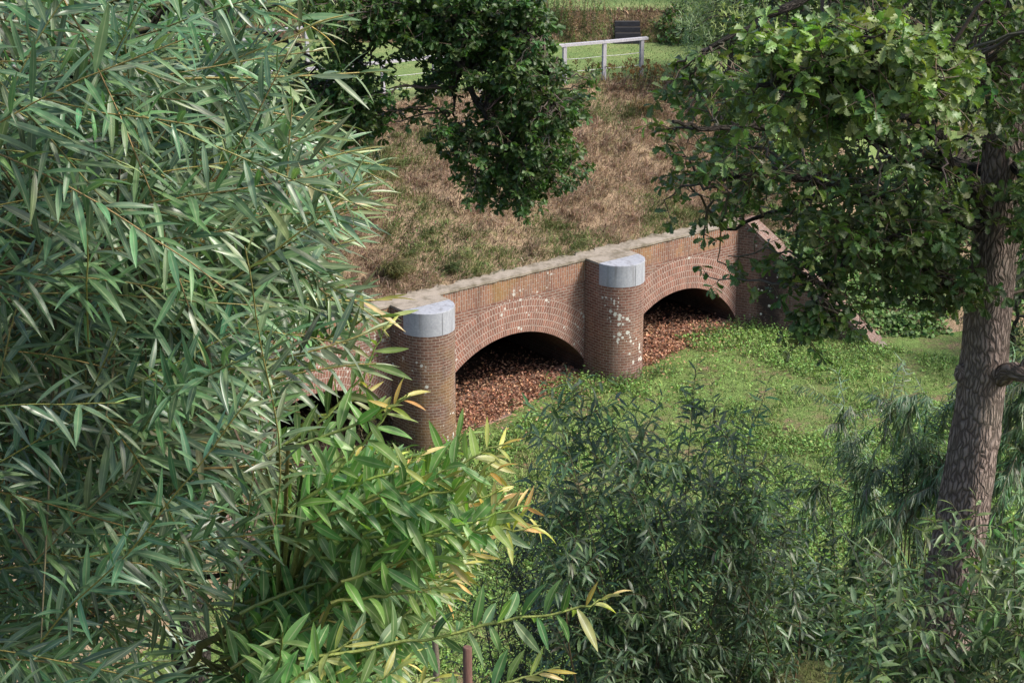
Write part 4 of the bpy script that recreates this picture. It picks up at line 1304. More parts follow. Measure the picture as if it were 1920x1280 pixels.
def willow_shoot(start, ang, L, d0, droop, leaf=.098, col=WILL, tip=WTIP, tipn=4, tie=True, twc=(.20, .165, .06), mask=wmask, check=True, wr=.0016, sp=.0142, dd=None):
    p = at(start[0], start[1], d0)
    # heading given as an angle in the picture plane (0 = right, + = down), with a random depth part
    dv = np.array([cos(ang), 0, 0]) + np.array([0, -sin(ang) * sT * -1, -sin(ang) * cT]) + np.array([0, 1, 0]) * (rng.normal(0, .28) if dd is None else dd)
    q = curve(p, dv, L, droop, .035, 14)
    if check and not ok_path(q, mask): return None
    if np.linalg.norm(q - CAM, axis=1).min() < 2.35: return None
    tw.tube(q, taper(len(q), wr, .0012), 5, jcol(twc, .2), cap=False)
    if tie:
        dist, b, t = nearest(wl, p)
        if dist < 1.2:
            s = bez([b, (b + p) / 2 + rv(s=.03) - UP * .03, p], 8)
            tw.tube(s, taper(len(s), .004, wr), 5, jcol((.075, .065, .035), .2), cap=False)
    leafy(q, lv, sp, leaf, .72, .03, col, tip, tipn, .03, 1.0, .17, .45, .5, .6, .55)
    return q


cnt = 0
for tries in range(6000):
    if cnt >= 480: break
    x, y = rng.uniform(-260, 560), rng.uniform(-120, 1330)
    d0 = rng.choice([rng.uniform(2.7, 3.4), rng.uniform(3.3, 4.2), rng.uniform(4.0, 5.0)], p=[.30, .4, .3])
    base = np.interp(y, [-100, 200, 500, 800, 1300], [-.30, -.05, -.05, .05, .1])
    ang = base + rng.normal(0, .36)
    if rng.random() < .18: ang = -rng.uniform(.7, 1.4)
    if rng.random() < .12: ang = rng.uniform(.6, 1.2)
    L = rng.uniform(.35, .85)
    # thin out where the photo shows gaps
    if (480 < x < 640 and 60 < y < 200 and rng.random() < .6): continue
    if (-50 < x < 360 and 20 < y < 200 and rng.random() < .6): continue
    if y < 250 and d0 > 4.2 and rng.random() < .6: continue
    if (60 < x < 420 and 1080 < y and rng.random() < .5): continue
    q = willow_shoot((x, y), ang, L, d0, rng.uniform(.0, .35), rng.uniform(.072, .104), jcol(WILL, .14))
    if q is not None: cnt += 1
# picked shoots that shape the right-hand outline
for (x0, y0, x1, y1, d, dr) in ((300, 190, 560, 20, 3.3, .2), (420, 320, 640, 215, 3.3, .2), (330, 150, 720, 140, 3.2, .05), (200, 130, 640, 290, 3.3, .2), (260, 620, 690, 300, 3.2, .1), (380, 560, 725, 300, 3.1, .1), (400, 700, 735, 575, 3.1, .1),
                                (330, 760, 740, 610, 3.2, .15), (480, 420, 700, 350, 3.4, .1), (420, 470, 715, 400, 3.4, .2), (380, 520, 690, 440, 3.3, .2), (360, 880, 560, 850, 3.1, .3), (150, 860, 480, 800, 3.2, .2), (110, 760, 470, 960, 3.0, .2),
                                (0, 640, 90, 1010, 3.1, .3), (190, 420, 330, 510, 3.0, .2), (200, 560, 215, 320, 3.0, -.1), (180, 620, 225, 420, 3.1, -.1), (410, 640, 390, 385, 3.3, -.2), (240, 900, 460, 1090, 3.3, .3), (560, 60, 640, 20, 3.3, .5),
                                (520, 10, 620, 100, 3.3, .6), (450, 600, 640, 520, 3.5, .2), (420, 250, 600, 300, 3.6, .2), (560, 560, 735, 590, 3.2, -.1), (480, 330, 690, 270, 3.3, .1)):
    a = math.atan2(y1 - y0, x1 - x0); L = math.hypot(x1 - x0, y1 - y0) * d / F_PX * 1.04
    tipc = ORG if (x1, y1) in ((640, 520), (690, 300), (390, 385), (735, 590), (640, 815)) else WTIP
    willow_shoot((x0, y0), a, L, d, dr * .6, .11, jcol((.125, .19, .10), .08), tipc, 4, True, (.30, .25, .09), check=False, wr=.0027, dd=rng.normal(0, .06), sp=.019)
# the rest of the tree, beyond the frame on the left and above
for k in range(120):
    wl_ = wl + [wt[18:]]
    p = wt[rng.integers(18, len(wt))] + rv(s=.5) * [1.1, .8, .7] + np.array([-.35, .2, .3])
    if 0 < proj(p)[0][0] + 150 and proj(p)[0][1] > -150: continue
    q = curve(p, rv() * [1, 1, .6] + UP * .2, rng.uniform(.4, .9), .4, .05, 12)
    if np.linalg.norm(q - CAM, axis=1).min() < 2.2: continue
    d, b, t = nearest(wl_, p); s = bez([b, (b + p) / 2, p], 7); tw.tube(s, taper(len(s), .006, .003), 5, (.16, .11, .05), cap=False)
    tw.tube(q, taper(len(q), .003, .0012), 5, (.3, .2, .07), cap=False)
    leafy(q, lv, .024, .105, .85, .25, jcol(WILL, .12), WTIP, 4)
lv.build("foliage", M['willow'], wil)
tw.build("twigs", M['twig'], wil, True)

# ---------------------------------------------------------------- broad-leaved sallow in front, with orange shoot tips
SAL = (0.115, 0.225, 0.06)
sfoot = at(300, 1500, 5.2); sfoot = np.array([-1.3, 5.6, 0.]); sfoot[2] = ground_z(sfoot[0], sfoot[1]) - .05
sal = thing("sallow_bush", sfoot, "bright green sallow with broad leaves and orange shoot tips at the lower middle", "shrub")
lv, tw = Leaves('broad'), MB()
stems = []
for pts in ([(-1.3, 5.6), (250, 1500, 4.6), (330, 1290, 3.9), (420, 1180, 3.5), (520, 1100, 3.4)], [(-1.3, 5.6), (300, 1600, 4.6), (420, 1380, 3.6), (520, 1260, 3.3)], [(-1.3, 5.6), (150, 1500, 5), (300, 1150, 4.2), (430, 950, 3.8), (520, 880, 3.6)]):
    q = limb_path([sfoot + UP * .02] + [at(*p) for p in pts[1:]], 22, .006); stems.append(q)
    m = MB(); m.tube(q, taper(len(q), .014, .006), 8, (.10, .10, .04), .05); m.build("stem", M['twig'], sal, True)


def sal_shoot(pts, d, leaf=.1, n=None, tip=ORG, tipn=5, sp=.015, col=SAL, rough=.004, spread=1.0, droop=.1, w=1.0):
    P = limb_path([at(x, y, dd_ if dd_ else d) for (x, y, dd_) in [(p + (None,))[:3] if len(p) == 2 else p for p in pts]], 20, rough * .5)
    tw.tube(P, taper(len(P), .0036, .0015), 6, jcol((.19, .23, .06), .12), cap=False)
    dist, b, t = nearest(stems, P[0]); s = bez([b, (b + P[0]) / 2 - UP * .05, P[0]], 8); tw.tube(s, taper(len(s), .0055, .0036), 6, jcol((.15, .16, .05), .15), cap=False)
    leafy(P, lv, sp, leaf, spread, droop, jcol(col, .06), tip, tipn, .04, w, .14, .55, .35, .5, .8)


sal_shoot([(560, 1235), (760, 1205), (940, 1165), (1090, 1140), (1160, 1112)], 2.75, .082, tipn=6, sp=.0145, col=(.075, .13, .06), spread=1.2)
sal_shoot([(520, 1010), (700, 1008), (860, 1000), (960, 975), (1010, 958)], 2.95, .082, tipn=5)
sal_shoot([(560, 1010), (720, 960), (850, 895), (920, 860), (955, 825)], 2.95, .084, tipn=5)
sal_shoot([(540, 960), (620, 895), (680, 830), (735, 765), (765, 738)], 2.9, .082, tipn=5, w=1.0)
sal_shoot([(620, 1130), (720, 1115), (800, 1105), (850, 1098)], 2.9, .085, tip=[(.25, .36, .06), (.3, .38, .1)], tipn=5)
sal_shoot([(480, 1330), (560, 1270), (620, 1225), (680, 1190)], 2.7, .085, tipn=6)
sal_shoot([(560, 1350), (650, 1300), (720, 1270), (770, 1235)], 2.7, .075, tipn=5)
sal_shoot([(760, 1370), (880, 1310), (980, 1270), (1050, 1250)], 2.75, .075, tipn=6)
sal_shoot([(600, 930), (720, 910), (810, 880), (880, 800)], 3.1, .082, tip=[(.2, .3, .07)], tipn=4)
sal_shoot([(640, 1060), (780, 1020), (880, 1000), (945, 930)], 3.05, .082, tipn=5)
sal_shoot([(500, 850), (600, 790), (680, 700), (725, 600)], 3.2, .085, tip=[(.24, .32, .1), ORG[1]], tipn=5, col=(.10, .17, .06), w=.8)
sal_shoot([(520, 700), (600, 640), (680, 600), (740, 592)], 3.2, .085, tip=[(.24, .32, .1), ORG[1]], tipn=5, col=(.10, .17, .06), w=.8)
sal_shoot([(560, 800), (620, 770), (680, 740), (700, 700)], 3.3, .075, tip=ORG, tipn=5, col=(.10, .17, .06), w=.8)
for (x0, y0, x1, y1) in ((780, 900, 960, 822), (830, 990, 1000, 940), (660, 800, 770, 742), (800, 930, 955, 868), (820, 1000, 1015, 985), (800, 960, 942, 915), (760, 1050, 900, 1030), (720, 890, 800, 845), (690, 940, 870, 880), (560, 1290, 640, 1255), (690, 1330, 830, 1262)):
    sal_shoot([(x0 - 120, y0 + 40), (x0, y0), ((x0 + x1) / 2, (y0 + y1) / 2 + 6), (x1, y1)], 2.9, .076, tipn=6)
smask = [(400, 1300), (430, 1100), (520, 880), (600, 830), (690, 850), (760, 850), (860, 870), (920, 930), (920, 1000), (880, 1060), (830, 1130), (790, 1200), (740, 1300), (700, 1420), (400, 1420)]
c_ = 0
for k in range(3000):
    if c_ >= 185: break
    x, y = rng.uniform(400, 760), rng.uniform(850, 1390)
    d = rng.uniform(2.95, 4.0); a = rng.normal(-.15, .45); L = rng.uniform(.2, .42)
    P = curve(at(x, y, d), np.array([cos(a), rng.normal(0, .3), -sin(a)]), L, .1, .05, 12)
    if not ok_path(P, smask): continue
    c_ += 1
    tw.tube(P, taper(len(P), .004, .0016), 5, jcol((.17, .2, .06), .12), cap=False)
    dist, b, t = nearest(stems, P[0]); s = bez([b, (b + P[0]) / 2 - UP * .04, P[0]], 7); tw.tube(s, taper(len(s), .003, .003), 4, jcol((.07, .08, .03), .15), cap=False)
    leafy(P, lv, .0165, .082, 1.0, .18, jcol((.09, .19, .055), .16), ORG if rng.random() < .3 else WTIP, 4, .04, 1.0, .16, .5, .35, .7, .6)
lv.build("foliage", M['sallow'], sal)
tw.build("twigs", M['twig'], sal, True)


# ---------------------------------------------------------------- shrubs on the near bank
def shrub(name, label, cat, base, tops, lv_kind, mat, leaf, cols, nshoot, group=None, spread=.85, droop=.2, twc=(.09, .075, .04), sp=.035, side=(.3, .78), tip=None, lean=.22, wsc=1.0, stem_r=.009, parts=("stems", "foliage")):
    """many stems from a base spot to given tops, with leafy side shoots all along"""
    droop = max(droop, .42)
    t = thing(name, base, label, cat, group)
    lv, tw = Leaves(lv_kind), MB(); root_spots = []
    for tpx in tops:
        tp_ = np.asarray(tpx, float)
        b = base + rv(s=.16) * [1.6, 1, 0]; root_spots.append(b)
        L = np.linalg.norm(tp_ - b)
        mid = b * .45 + tp_ * .55 + rv(s=.05 * L) - (tp_ - b) * [1, 1, 0] * .12
        q = bez([b, mid, tp_], 24)
        tw.tube(q, taper(len(q), stem_r * rng.uniform(.7, 1.2), .002), 6, jcol(twc, .2), cap=False)
        leafy(q[-9:], lv, sp, leaf, spread, droop, jcol(cols[rng.integers(len(cols))], .1), tip, 4, .05, wsc)
        for k in range(int(nshoot * 1.45)):
            i = int(rng.uniform(.18, .97) * (len(q) - 1))
            tg = nrm(q[min(i + 1, len(q) - 1)] - q[i - 1] if i else q[1] - q[0])
            o = rv() * [1, 1, .3]
            s = curve(q[i], tg * .65 + nrm(o) * 1.05 + UP * lean, rng.uniform(*side) * (1.15 - .5 * i / len(q)), droop, .06, 9)
            tw.tube(s, taper(len(s), .0035, .0012), 4, jcol(twc, .2), cap=False)
            leafy(s, lv, sp, leaf, spread, droop, jcol(cols[rng.integers(len(cols))], .14), tip, 4, .05, wsc)
    for b in root_spots:   # stool roots join every stem to one base
        tw.tube(np.array([b + UP * .02, (b + base) / 2 - UP * .03, base]), [stem_r, stem_r * 1.2, stem_r * 1.4], 5, jcol(twc, .1), cap=False)
    tw.build(parts[0], M['twig'], t, True)
    lv.build(parts[1], M[mat], t)
    return t


def on_ground(x, y): return np.array([x, y, float(ground_z(np.array([x]), np.array([y]))[0]) - .04])


def tops_from(pts, y0, y1): return [at(px, py, rng.uniform(y0, y1)) for px, py in pts]


DKW = [(0.07, 0.118, 0.06), (0.088, 0.142, 0.07), (0.06, 0.10, 0.053), (0.105, 0.165, 0.08)]
b1 = on_ground(at(1190, 1240, 12.9)[0], 12.9)
shrub("willow_shrub", "dark many stemmed willow shrub standing in the lower middle before the meadow", "shrub", b1,
      tops_from([(1020, 700), (1060, 690), (1000, 790), (985, 860), (1060, 800), (1120, 740), (1150, 800), (1190, 770), (1230, 790), (1100, 880), (1020, 920), (1180, 880), (1240, 860), (1000, 980), (960, 1000), (1080, 1000), (1150, 980), (1220, 960), (1260, 900), (1050, 1080), (1200, 1060), (1130, 1100), (1240, 1130), (1150, 830), (1090, 790), (1260, 800), (980, 900), (960, 960), (1010, 1060), (1040, 1180), (1110, 1200), (1180, 1180), (1060, 900), (1150, 900)], 12.0, 13.6),
      'shrub', 'shrub', .14, DKW, 8, "willow shrubs on the near bank", sp=.027, tip=[(.075, .13, .05)])
b2 = on_ground(at(1330, 1240, 13.0)[0], 13.1)
shrub("willow_shrub", "dark willow shrub with upright whips behind the lower middle one, nearer the oak trunk", "shrub", b2,
      tops_from([(1305, 690), (1330, 720), (1300, 780), (1360, 800), (1400, 850), (1420, 740), (1440, 900), (1380, 930), (1320, 880), (1300, 960), (1420, 990), (1470, 960), (1350, 1030), (1450, 1060), (1300, 1080), (1390, 1120), (1280, 840), (1500, 880), (1480, 1040), (1520, 980), (1440, 1150), (1350, 1180), (1250, 1200), (1500, 1120), (1410, 900), (1330, 980)], 12.6, 14.2),
      'shrub', 'shrub', .14, DKW, 8, "willow shrubs on the near bank", sp=.028, tip=[(.07, .12, .05)])
b3 = on_ground(at(1010, 1250, 13.2)[0], 13.4)
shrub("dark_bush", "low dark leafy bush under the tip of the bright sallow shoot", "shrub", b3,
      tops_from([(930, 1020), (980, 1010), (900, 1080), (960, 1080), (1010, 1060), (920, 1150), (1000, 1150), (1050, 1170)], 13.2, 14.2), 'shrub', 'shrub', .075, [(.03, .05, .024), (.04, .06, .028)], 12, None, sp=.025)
# silvery weeping willow shrubs near the meadow edge
SILV = [(0.13, 0.195, 0.10), (0.105, 0.165, 0.085), (0.16, 0.22, 0.13)]


def silver(label, base, arcs, nsub, group="silver willow shrubs by the oak trunk"):
    t = thing("silver_willow", base, label, "shrub", group)
    lv, tw = Leaves('narrow'), MB()
    for pts in arcs:
        P = limb_path([base + rv(s=.12) * [1, 1, 0]] + [at(*p) for p in pts], 26, .012)
        tw = MB(); tw.tube(P, taper(len(P), .011, .002), 6, jcol((.12, .11, .06), .2), cap=False)
        leafy(P[6:], lv, .012, .15, .55, .75, jcol(SILV[rng.integers(3)], .1), None, 3, .02, 1.0, .15, .7)
        for k in range(nsub * 2):
            i = rng.integers(6, len(P) - 1); tg = nrm(P[i + 1] - P[i - 1])
            s = curve(P[i], tg * .8 + rv(s=.45) + UP * .1, rng.uniform(.25, .6), .9, .05, 9)
            tw.tube(s, taper(len(s), .004, .0012), 4, jcol((.12, .11, .06), .2), cap=False)
            leafy(s, lv, .013, .135, .55, .75, jcol(SILV[rng.integers(3)], .14), None, 3, .02, 1.15, .15, .7)
        tw.build("stem", M['twig'], t, True)
    lv.build("foliage", M['shrub'], t)


silver("slender silver willow standing alone before the sunny meadow", on_ground(at(1600, 1000, 17.2)[0], 17.2),
       [[(1600, 950, 17), (1590, 820, 17), (1578, 765, 17), (1572, 850, 16.9)], [(1610, 950, 17), (1600, 880, 17), (1592, 830, 17), (1608, 900, 17)], [(1560, 980, 17), (1540, 900, 17), (1525, 920, 17)], [(1620, 960, 17), (1640, 920, 17), (1650, 980, 17)]], 6)
silver("broad silver willow with arching sprays just left of the oak trunk", on_ground(at(1700, 1060, 16.4)[0], 16.4),
       [[(1700, 950, 16.4), (1690, 800, 16.4), (1672, 755, 16.3), (1655, 830, 16.2)], [(1720, 900, 16.3), (1735, 780, 16.2), (1725, 735, 16.1), (1700, 790, 16)], [(1740, 900, 16.3), (1765, 790, 16.2), (1790, 750, 16.1), (1800, 800, 16)],
        [(1760, 900, 16.2), (1790, 850, 16), (1700, 930, 15.8), (1640, 1010, 15.6)], [(1770, 950, 16.2), (1780, 900, 16), (1690, 990, 15.7), (1620, 1060, 15.5)], [(1680, 950, 16.4), (1650, 880, 16.4), (1630, 900, 16.3), (1610, 960, 16.3)],
        [(1720, 960, 16.2), (1740, 870, 16), (1760, 850, 16), (1770, 930, 15.8)], [(1690, 960, 16.2), (1700, 870, 16.2), (1720, 850, 16.1), (1740, 900, 16)], [(1710, 980, 16), (1700, 960, 15.8), (1640, 1000, 15.6), (1590, 1080, 15.5)]], 9)
silver("silver willow with hanging leaves to the right of the oak trunk", on_ground(at(1960, 1040, 15.6)[0], 15.6),
       [[(1930, 900, 15.6), (1910, 780, 15.6), (1890, 760, 15.6), (1880, 830, 15.5)], [(1940, 900, 15.6), (1930, 760, 15.6), (1920, 720, 15.6), (1905, 780, 15.5)], [(1950, 900, 15.6), (1930, 830, 15.6), (1900, 860, 15.4), (1860, 930, 15.3)],
        [(1960, 950, 15.5), (1920, 880, 15.4), (1890, 920, 15.3), (1870, 1000, 15.2)], [(1970, 900, 15.6), (1960, 800, 15.5), (1940, 830, 15.4), (1915, 900, 15.4)], [(1960, 980, 15.4), (1930, 940, 15.2), (1900, 990, 15.1)], [(1990, 900, 15.6), (1990, 760, 15.5), (1960, 700, 15.5), (1930, 750, 15.5)]], 9)
# brambly dark undergrowth beneath them
bb = thing("bramble_patch", on_ground(3.0, 14.2), "low dark bramble thicket at the foot of the silver willows", "bramble")
lv, tw = Leaves('round'), MB()
for k in range(230):
    px, py = rng.uniform(1400, 1960), rng.uniform(985, 1225)
    y = np.interp(py, [985, 1225], [16.0, 13.4]) + rng.normal(0, .2)
    top = at(px, py, y); g0 = on_ground(top[0] + rng.normal(0, .2), y + rng.normal(0, .15))
    if top[2] < g0[2]: continue
    q = bez([g0, (g0 + top) / 2 + rv(s=.1), top], 9); tw.tube(q, taper(len(q), .006, .002), 4, jcol((.08, .06, .04), .2), cap=False)
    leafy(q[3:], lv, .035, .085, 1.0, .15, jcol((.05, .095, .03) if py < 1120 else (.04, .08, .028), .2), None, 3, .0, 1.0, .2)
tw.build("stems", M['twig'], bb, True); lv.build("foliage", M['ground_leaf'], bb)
# hedge-like green cover between the meadow and the shrubs
lv = Leaves('round'); n = 9000
x = rng.uniform(1.0, 8.0, n); y = rng.uniform(16.0, 24.0, n); P = np.stack([x, y, ground_z(x, y)], 1)
lv.extend(P + np.abs(rv(n, .22)) * UP, nrm(rv(n) * [1, 1, .3]), UP + rv(n, .35), rng.uniform(.07, .13, n), pal(n, [(.06, .12, .03), (.08, .15, .035), (.05, .10, .028)], .2))
tag(lv.build("undergrowth", M['ground_leaf']), kind="stuff")
# sedge right of the trunk
sg = thing("sedge_clump", on_ground(at(1890, 1090, 13.9)[0], 13.9), "clump of long pale sedge blades beside the oak trunk", "grass clump")
mb = MB()
for k in range(260):
    b = np.array(sg.location) + rv(s=.22) * [1.6, .8, 0] + UP * .02
    q = curve(b, rv(s=.28) + UP * 1.0 + np.array([-.05, 0, 0]), rng.uniform(1.0, 1.9), 1.0, .02, 9)
    sd_ = nrm(np.cross(q[3] - q[0], rv())); w = (.011 * np.array([.8, 1, 1, 1, .9, .8, .6, .4, .08]))[:, None]
    V = np.concatenate([q - sd_ * w, q + sd_ * w]); c = jcol((.10, .145, .075), .2)
    mb.add(V, [(i, i + 1, 10 + i, 9 + i) for i in range(8)], None, c)
mb.build("blades", M['blade'], sg)
# bush in front of the trunk foot, lower right
b4 = on_ground(at(1760, 1300, 11.4)[0], 11.6)
RB = [(0.08, 0.13, 0.055), (0.10, 0.155, 0.066), (0.065, 0.11, 0.05)]
shrub("goat_willow", "grey green bush with oval leaves in front of the oak trunk at lower right", "shrub", b4,
      tops_from([(1650, 1040), (1690, 1030), (1740, 950), (1830, 915), (1860, 1000), (1600, 1200), (1590, 1140), (1640, 1100), (1700, 1110), (1640, 1180), (1850, 1090), (1720, 1180), (1800, 1150), (1700, 1240), (1760, 1230), (1850, 1180), (1620, 1240)], 10.7, 11.8),
      'shrub', 'shrub', .16, RB, 6, None, sp=.036, wsc=1.2, tip=[(.14, .2, .06), (.12, .18, .06)])
b5 = on_ground(at(1950, 1300, 11.2)[0], 11.3)
shrub("goat_willow", "grey green bush at the lower right corner beyond the oak trunk", "shrub", b5,
      tops_from([(1900, 990), (1940, 960), (1880, 1030), (1920, 1060), (1960, 1040), (1880, 1110), (1930, 1140), (1990, 1100), (1890, 1200), (1950, 1230), (2000, 1200), (1860, 1240)], 10.7, 11.8),
      'shrub', 'shrub', .16, RB, 6, None, sp=.036, wsc=1.2, tip=[(.13, .19, .06)])

# thin sapling, its stake and wispy seedlings by the left pier
sk = MB(); p = at(880, 1300, 10.2); g0 = on_ground(p[0], 10.2); tpz = at(876, 1212, 10.2)
q = np.array([g0, (g0 + tpz) / 2, tpz - UP * .01, tpz]); sk.tube(q, [.033, .032, .031, .026], 10, (.13, .07, .055), .03)
tag(sk.build("wooden_stake", M['wood']), "reddish brown wooden stake at the bottom edge under the sallow leaves", "stake")
sp_ = thing("sapling", on_ground(at(818, 1300, 11.2)[0], 11.2), "thin bare stemmed sapling rising behind the sallow leaves", "sapling")
mb = MB(); q = limb_path([np.array(sp_.location), at(816, 1180, 11.2), at(822, 1060, 11.2), at(826, 960, 11.2)], 18, .008); mb.tube(q, taper(len(q), .028, .008), 8, (.16, .13, .1), .04); mb.build("stem", M['twig'], sp_, True)
lv = Leaves('shrub'); leafy(q[8:], lv, .03, .09, 1.1, .2, (.05, .09, .035)); leafy(q[12:], lv, .02, .09, 1.2, .2, (.05, .09, .035)); lv.build("foliage", M['shrub'], sp_)

SEED = [(.15, .17, .10), (.20, .19, .09)]
for k, (px, py, h, lab) in enumerate(((655, 838, 1.5, "tall wispy seedling before the dark left arch"), (700, 850, 1.25, "short wispy seedling at the left foot of the nearer pier"), (600, 850, 1.2, "wispy seedling at the far left of the dark left arch"))):
    b = atz(px, py, -.4); b[2] = ground_z(b[0], b[1])
    shrub("willow_seedling", lab, "seedling", b, [b + np.array([rng.normal(0, .25), rng.normal(0, .2), h * rng.uniform(.6, 1)]) for _ in range(5)], 'narrow', 'shrub', .085, SEED, 6, "wispy seedlings by the left arch", sp=.04, stem_r=.006, side=(.2, .4))
b = atz(1060, 745, .1); b[2] = ground_z(b[0], b[1])
# nettles along the wall foot
lv, tw = Leaves('shrub'), MB()
NT = [(s, o) for s in np.arange(SP + RP + 1.5, SP + SCN + .1, .10) for o in (.15, .4)] + [(s, o) for s in np.arange(SP - .9, SP + .9, .1) for o in (1.12, 1.3)] + [(s, o) for s in np.arange(-.8, .9, .13) for o in (1.15, 1.35)]
spots = [wp(s, o, 0) for s, o in NT] + [CR + vr * a - wb * o for a in np.arange(.1, 3.4, .1) for o in (.12, .35)]
for p in spots:
    p = p + rv(s=.07) * [1, 1, 0]; p[2] = ground_z(p[0], p[1])
    q = curve(p, UP + rv(s=.3), rng.uniform(.12, .42), .1, .05, 6); tw.tube(q, .004, 4, (.08, .1, .04), cap=False)
    leafy(q, lv, .035, .10, 1.3, .2, (.055, .115, .03), None, 2, .1, 1.5, .25)
tag(lv.build("nettles", M['ground_leaf']), kind="stuff")
tag(tw.build("nettle_stalk_weeds", M['twig']), kind="stuff")

# tussock on the bank above the nearer pier, ragwort by the railing end, weeds on the upper bank
def tussock(label, c, n, L, cols, r=.12):
    m = MB()
    P = c + rv(n, r) * [1, 1, 0]
    m.addq(*blades(P, rng.uniform(.6, 1.1, n) * L, np.tile(n_ * .6, (n, 1)), pal(n, cols), .008, 1.2))
    return tag(m.build("grass_tussock", M['blade']), label, "grass tuft", "grass tufts on the dry bank")


def slope_at(px, py):
    """bank surface point under a pixel"""
    U, V_ = np.meshgrid(np.linspace(.1, .9, 240), np.linspace(0, 1, 60), indexing='ij'); P = slope_pts(U.ravel(), V_.ravel())
    q = proj(P); return P[((q - [px, py]) ** 2).sum(1).argmin()]


tussock("large shaggy yellow green tussock on the bank above the nearer pier", slope_at(738, 515), 420, .62, [(.17, .17, .06), (.22, .2, .085), (.13, .15, .05)])
tussock("small dark green tuft low on the bank right of the nearer pier cap", slope_at(845, 512), 160, .4, [(.07, .10, .035), (.10, .13, .045)], .09)
tussock("tan grass tuft at the crest of the bank below the railing end", slope_at(1205, 205), 260, .6, [(.34, .27, .14), (.28, .2, .11)], .14)
rw = thing("ragwort", slope_at(1190, 165), "clump of brown seeded ragwort at the railing end", "weed")
tw, fl, lv = MB(), MB(), Leaves('small')
for k in range(60):
    b = np.array(rw.location) + rv(s=.38) * [1.5, .6, 0]; q = curve(b, UP + rv(s=.22), rng.uniform(.3, .62), 0, .05, 7)
    tw.tube(q, .005, 4, jcol((.18, .15, .06), .2), cap=False); tw.tube(np.array([b, (b + np.array(rw.location)) / 2 - UP * .02, np.array(rw.location)]), .006, 4, (.12, .09, .05), cap=False); leafy(q, lv, .06, .09, 1.2, .3, (.10, .125, .045), None, 2)
    for j in range(9):
        e = q[-1] + rv(s=.045) * [1, 1, .4]; fl.tube(np.array([q[-2], (q[-2] + e) / 2, e, e + UP * .022]), [.002, .002, .006, .016], 5, jcol((.17, .10, .035), .25))
tw.build("stems", M['twig'], rw); lv.build("leaves", M['ground_leaf'], rw); fl.build("flower_heads", M['twig'], rw)
tall = thing("tall_weeds", (at(1045, 78, 47.9)[0], 47.9, 5.15), "stand of tall feathery weeds on the upper bank left of the steps", "weed")
tw, lv = MB(), Leaves('small')
for k in range(150):
    b = np.array(tall.location) + np.array([rng.normal(0, .75), rng.uniform(-.1, .8), 0]); b[2] = 5.1 + np.clip((b[1] - 47.8) * .7, 0, .7)
    q = curve(b, UP + rv(s=.12), rng.uniform(.4, 1.25), 0, .04, 7); c = jcol((.19, .13, .08), .2) if rng.random() < .5 else jcol((.09, .14, .045), .2)
    tw.tube(q, .005, 4, c, cap=False); leafy(q, lv, .035, .075, .9, .3, c, None, 2)
tw.build("stems", M['twig'], tall); lv.build("leaves", M['ground_leaf'], tall)

# ---------------------------------------------------------------- background bushes and trees
def far_crown(name, label, cat, base, h, ctrs, cols, leaf, nl, trunk_r=.12, kind='small', mat='ground_leaf', group=None, spray=.5):
    t = thing(name, base, label, cat, group)
    tw, lv = MB(), Leaves(kind)
    top = np.array(base) + UP * h * .8
    tk = limb_path([np.array(base) - UP * .1, np.array(base) + UP * h * .4 + rv(s=.08), top], 16, .02)
    trunk_mesh(tk, taper(len(tk), trunk_r, trunk_r * .3), 14, .03).build("trunk", M['bark_dark'], t, True)
    for c, r in ctrs:
        c = np.asarray(c, float); d, p, tt = nearest([tk], c)
        q = bez([p, (p + c) / 2 + UP * .15, c], 9); tw.tube(q, taper(len(q), trunk_r * .35, .01), 5, (.06, .05, .04), cap=False)
        n = int(nl * r * r)
        dv = nrm(rv(n)); dv[:, 2] = np.where(dv[:, 2] < -.3, -dv[:, 2], dv[:, 2])
        P = c + dv * (r * rng.uniform(.35, 1.1, n) ** .7)[:, None]
        # twiglets: pull leaves together into sprays
        sp2 = np.round(P / (spray * .5)) * spray * .5
        P = P * .55 + (sp2 + rv(n, .05)) * .45
        shade = jcol(cols[rng.integers(len(cols))], .1)
        lv.extend(P, nrm(dv * .7 + rv(n, .6)), nrm(UP + dv * .6 + rv(n, .5)), rng.uniform(.7, 1.3, n) * leaf, np.clip(shade * (1 + .22 * rng.standard_normal((n, 1))), .004, 1))
    tw.build("limbs", M['twig'], t, True); lv.build("crown", M[mat], t)
    return t


def blob(px0, px1, py0, py1, y0, y1, n, r0, r1): return [(at(rng.uniform(px0, px1), rng.uniform(py0, py1), rng.uniform(y0, y1)), rng.uniform(r0, r1)) for _ in range(n)]


PALE = [(.20, .27, .13), (.24, .30, .15), (.16, .23, .11)]
bp = atz(1370, 160, 5.0)
far_crown("willow_bush", "pale grey green willow bush on the lawn beyond the railing end", "shrub", bp, 3.0,
          blob(1300, 1470, 0, 110, bp[1] - .5, bp[1] + 1.2, 26, .45, .75) + blob(1290, 1340, 30, 90, bp[1] - .3, bp[1] + .3, 7, .25, .4) + blob(1380, 1560, -60, 110, bp[1], bp[1] + 1.5, 14, .5, .8), PALE, .16, 1150, .1, 'narrow', 'shrub', None)
lowp = atz(1330, 110, 5.1)
far_crown("dark_shrub", "dark shrub at the top edge behind the pale willow bush", "shrub", np.array([5.6, 50.2, 5.8]), 3.5,
          [(np.array([rng.uniform(4.5, 9), rng.uniform(49.5, 52), rng.uniform(6.2, 9)]), rng.uniform(.6, .95)) for _ in range(26)], [(.03, .045, .022), (.04, .055, .025)], .13, 520, .14)
lv, tw = Leaves('round'), MB()
bmb = thing("bramble_bush", np.array([4.7, 48.0, 5.1]), "green brambles on the upper bank just right of the steps", "bramble")
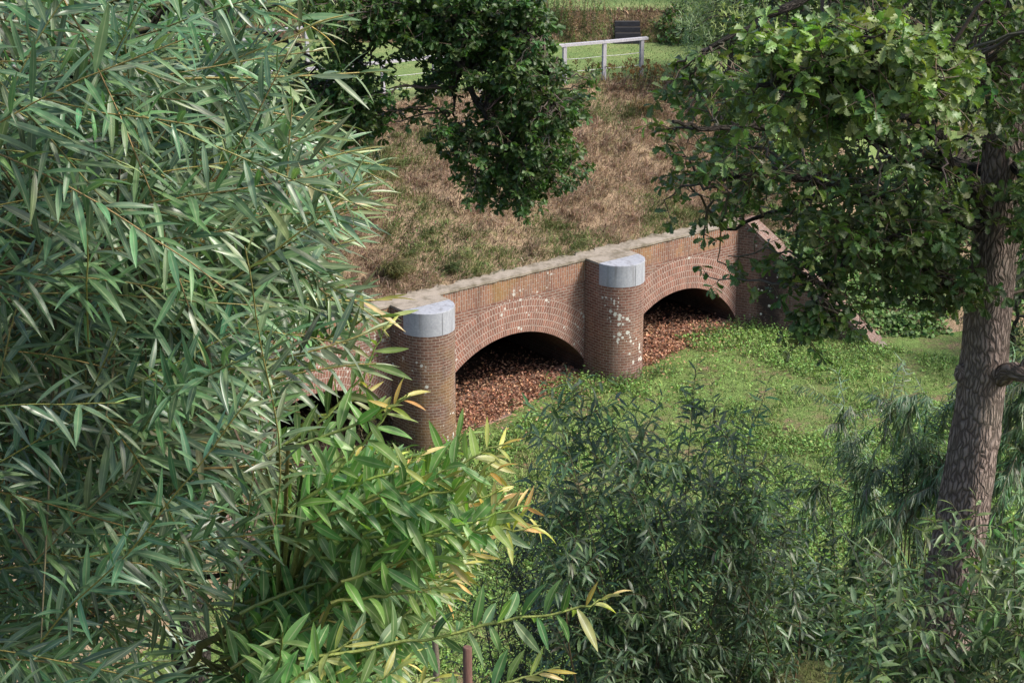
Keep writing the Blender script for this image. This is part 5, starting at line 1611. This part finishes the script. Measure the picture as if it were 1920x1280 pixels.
for k in range(170):
    b = np.array([rng.uniform(3.95, 6.6), rng.uniform(47.3, 48.7), 5.1]); b[2] += np.clip((b[1] - 47.8) * .7, 0, .7)
    q = curve(b, UP * .8 + rv(s=.5), rng.uniform(.3, .8), .8, .08, 8); tw.tube(q, .006, 4, (.07, .05, .04), cap=False); leafy(q, lv, .05, .12, 1.1, .1, (.055, .11, .03), None, 2)
tw.build("stems", M['twig'], bmb); lv.build("foliage", M['ground_leaf'], bmb)

trees = [((9.3, 47.5), 7.0, "slim tree with a pale trunk on the bank top beyond the oak, leftmost of four"), ((10.6, 49.0), 7.5, "slim tree beyond the oak crown, second of four from the lawn side"),
         ((12.0, 48.0), 7.0, "slim tree beyond the oak crown, third of four from the lawn side"), ((14.2, 50.5), 8.0, "slim tree beyond the oak trunk, rightmost of four")]
for (x, y), h, lab in trees:
    z = 2.6
    far_crown("slim_tree", lab, "tree", np.array([x, y, z]), h, [(np.array([x + rng.normal(0, 1.0), y + rng.normal(0, .8), z + rng.uniform(.42, 1.0) * h]), rng.uniform(.7, 1.2)) for _ in range(20)], [(.05, .08, .03), (.07, .10, .035), (.04, .065, .028)], .17, 420, .13, group="slim trees beyond the oak")
hb = [(11.5, 54.0, 2.8), (15.0, 55.0, 2.8), (18.5, 53.0, 2.7), (9.0, 55.0, 3.5)]
for k, (x, y, z) in enumerate(hb):
    far_crown("hedge_bush", "dark green bush of the far hedge behind the slim trees", "hedge", np.array([x, y, z]), 4.0, [(np.array([x + rng.normal(0, 1.3), y + rng.normal(0, .6), z + rng.uniform(.3, 4.2)]), rng.uniform(.8, 1.2)) for _ in range(16)], [(.055, .085, .035), (.08, .115, .05), (.10, .13, .07)], .18, 300, .12, group="bushes of the far hedge")
# bushes low on the right beside the bank
b6 = np.array([12.6, 33.0, float(ground_z(np.array([12.6]), np.array([33.0]))[0])])
far_crown("dark_bush", "dark bush right of the oak trunk at the meadow edge", "shrub", np.array([10.9, 36.3, 0.]), 2.2, [(np.array([rng.uniform(10.3, 13.0), rng.uniform(35.5, 38), rng.uniform(.3, 2.6)]), rng.uniform(.5, .8)) for _ in range(14)], [(.035, .055, .022), (.05, .075, .03)], .13, 600, .08)
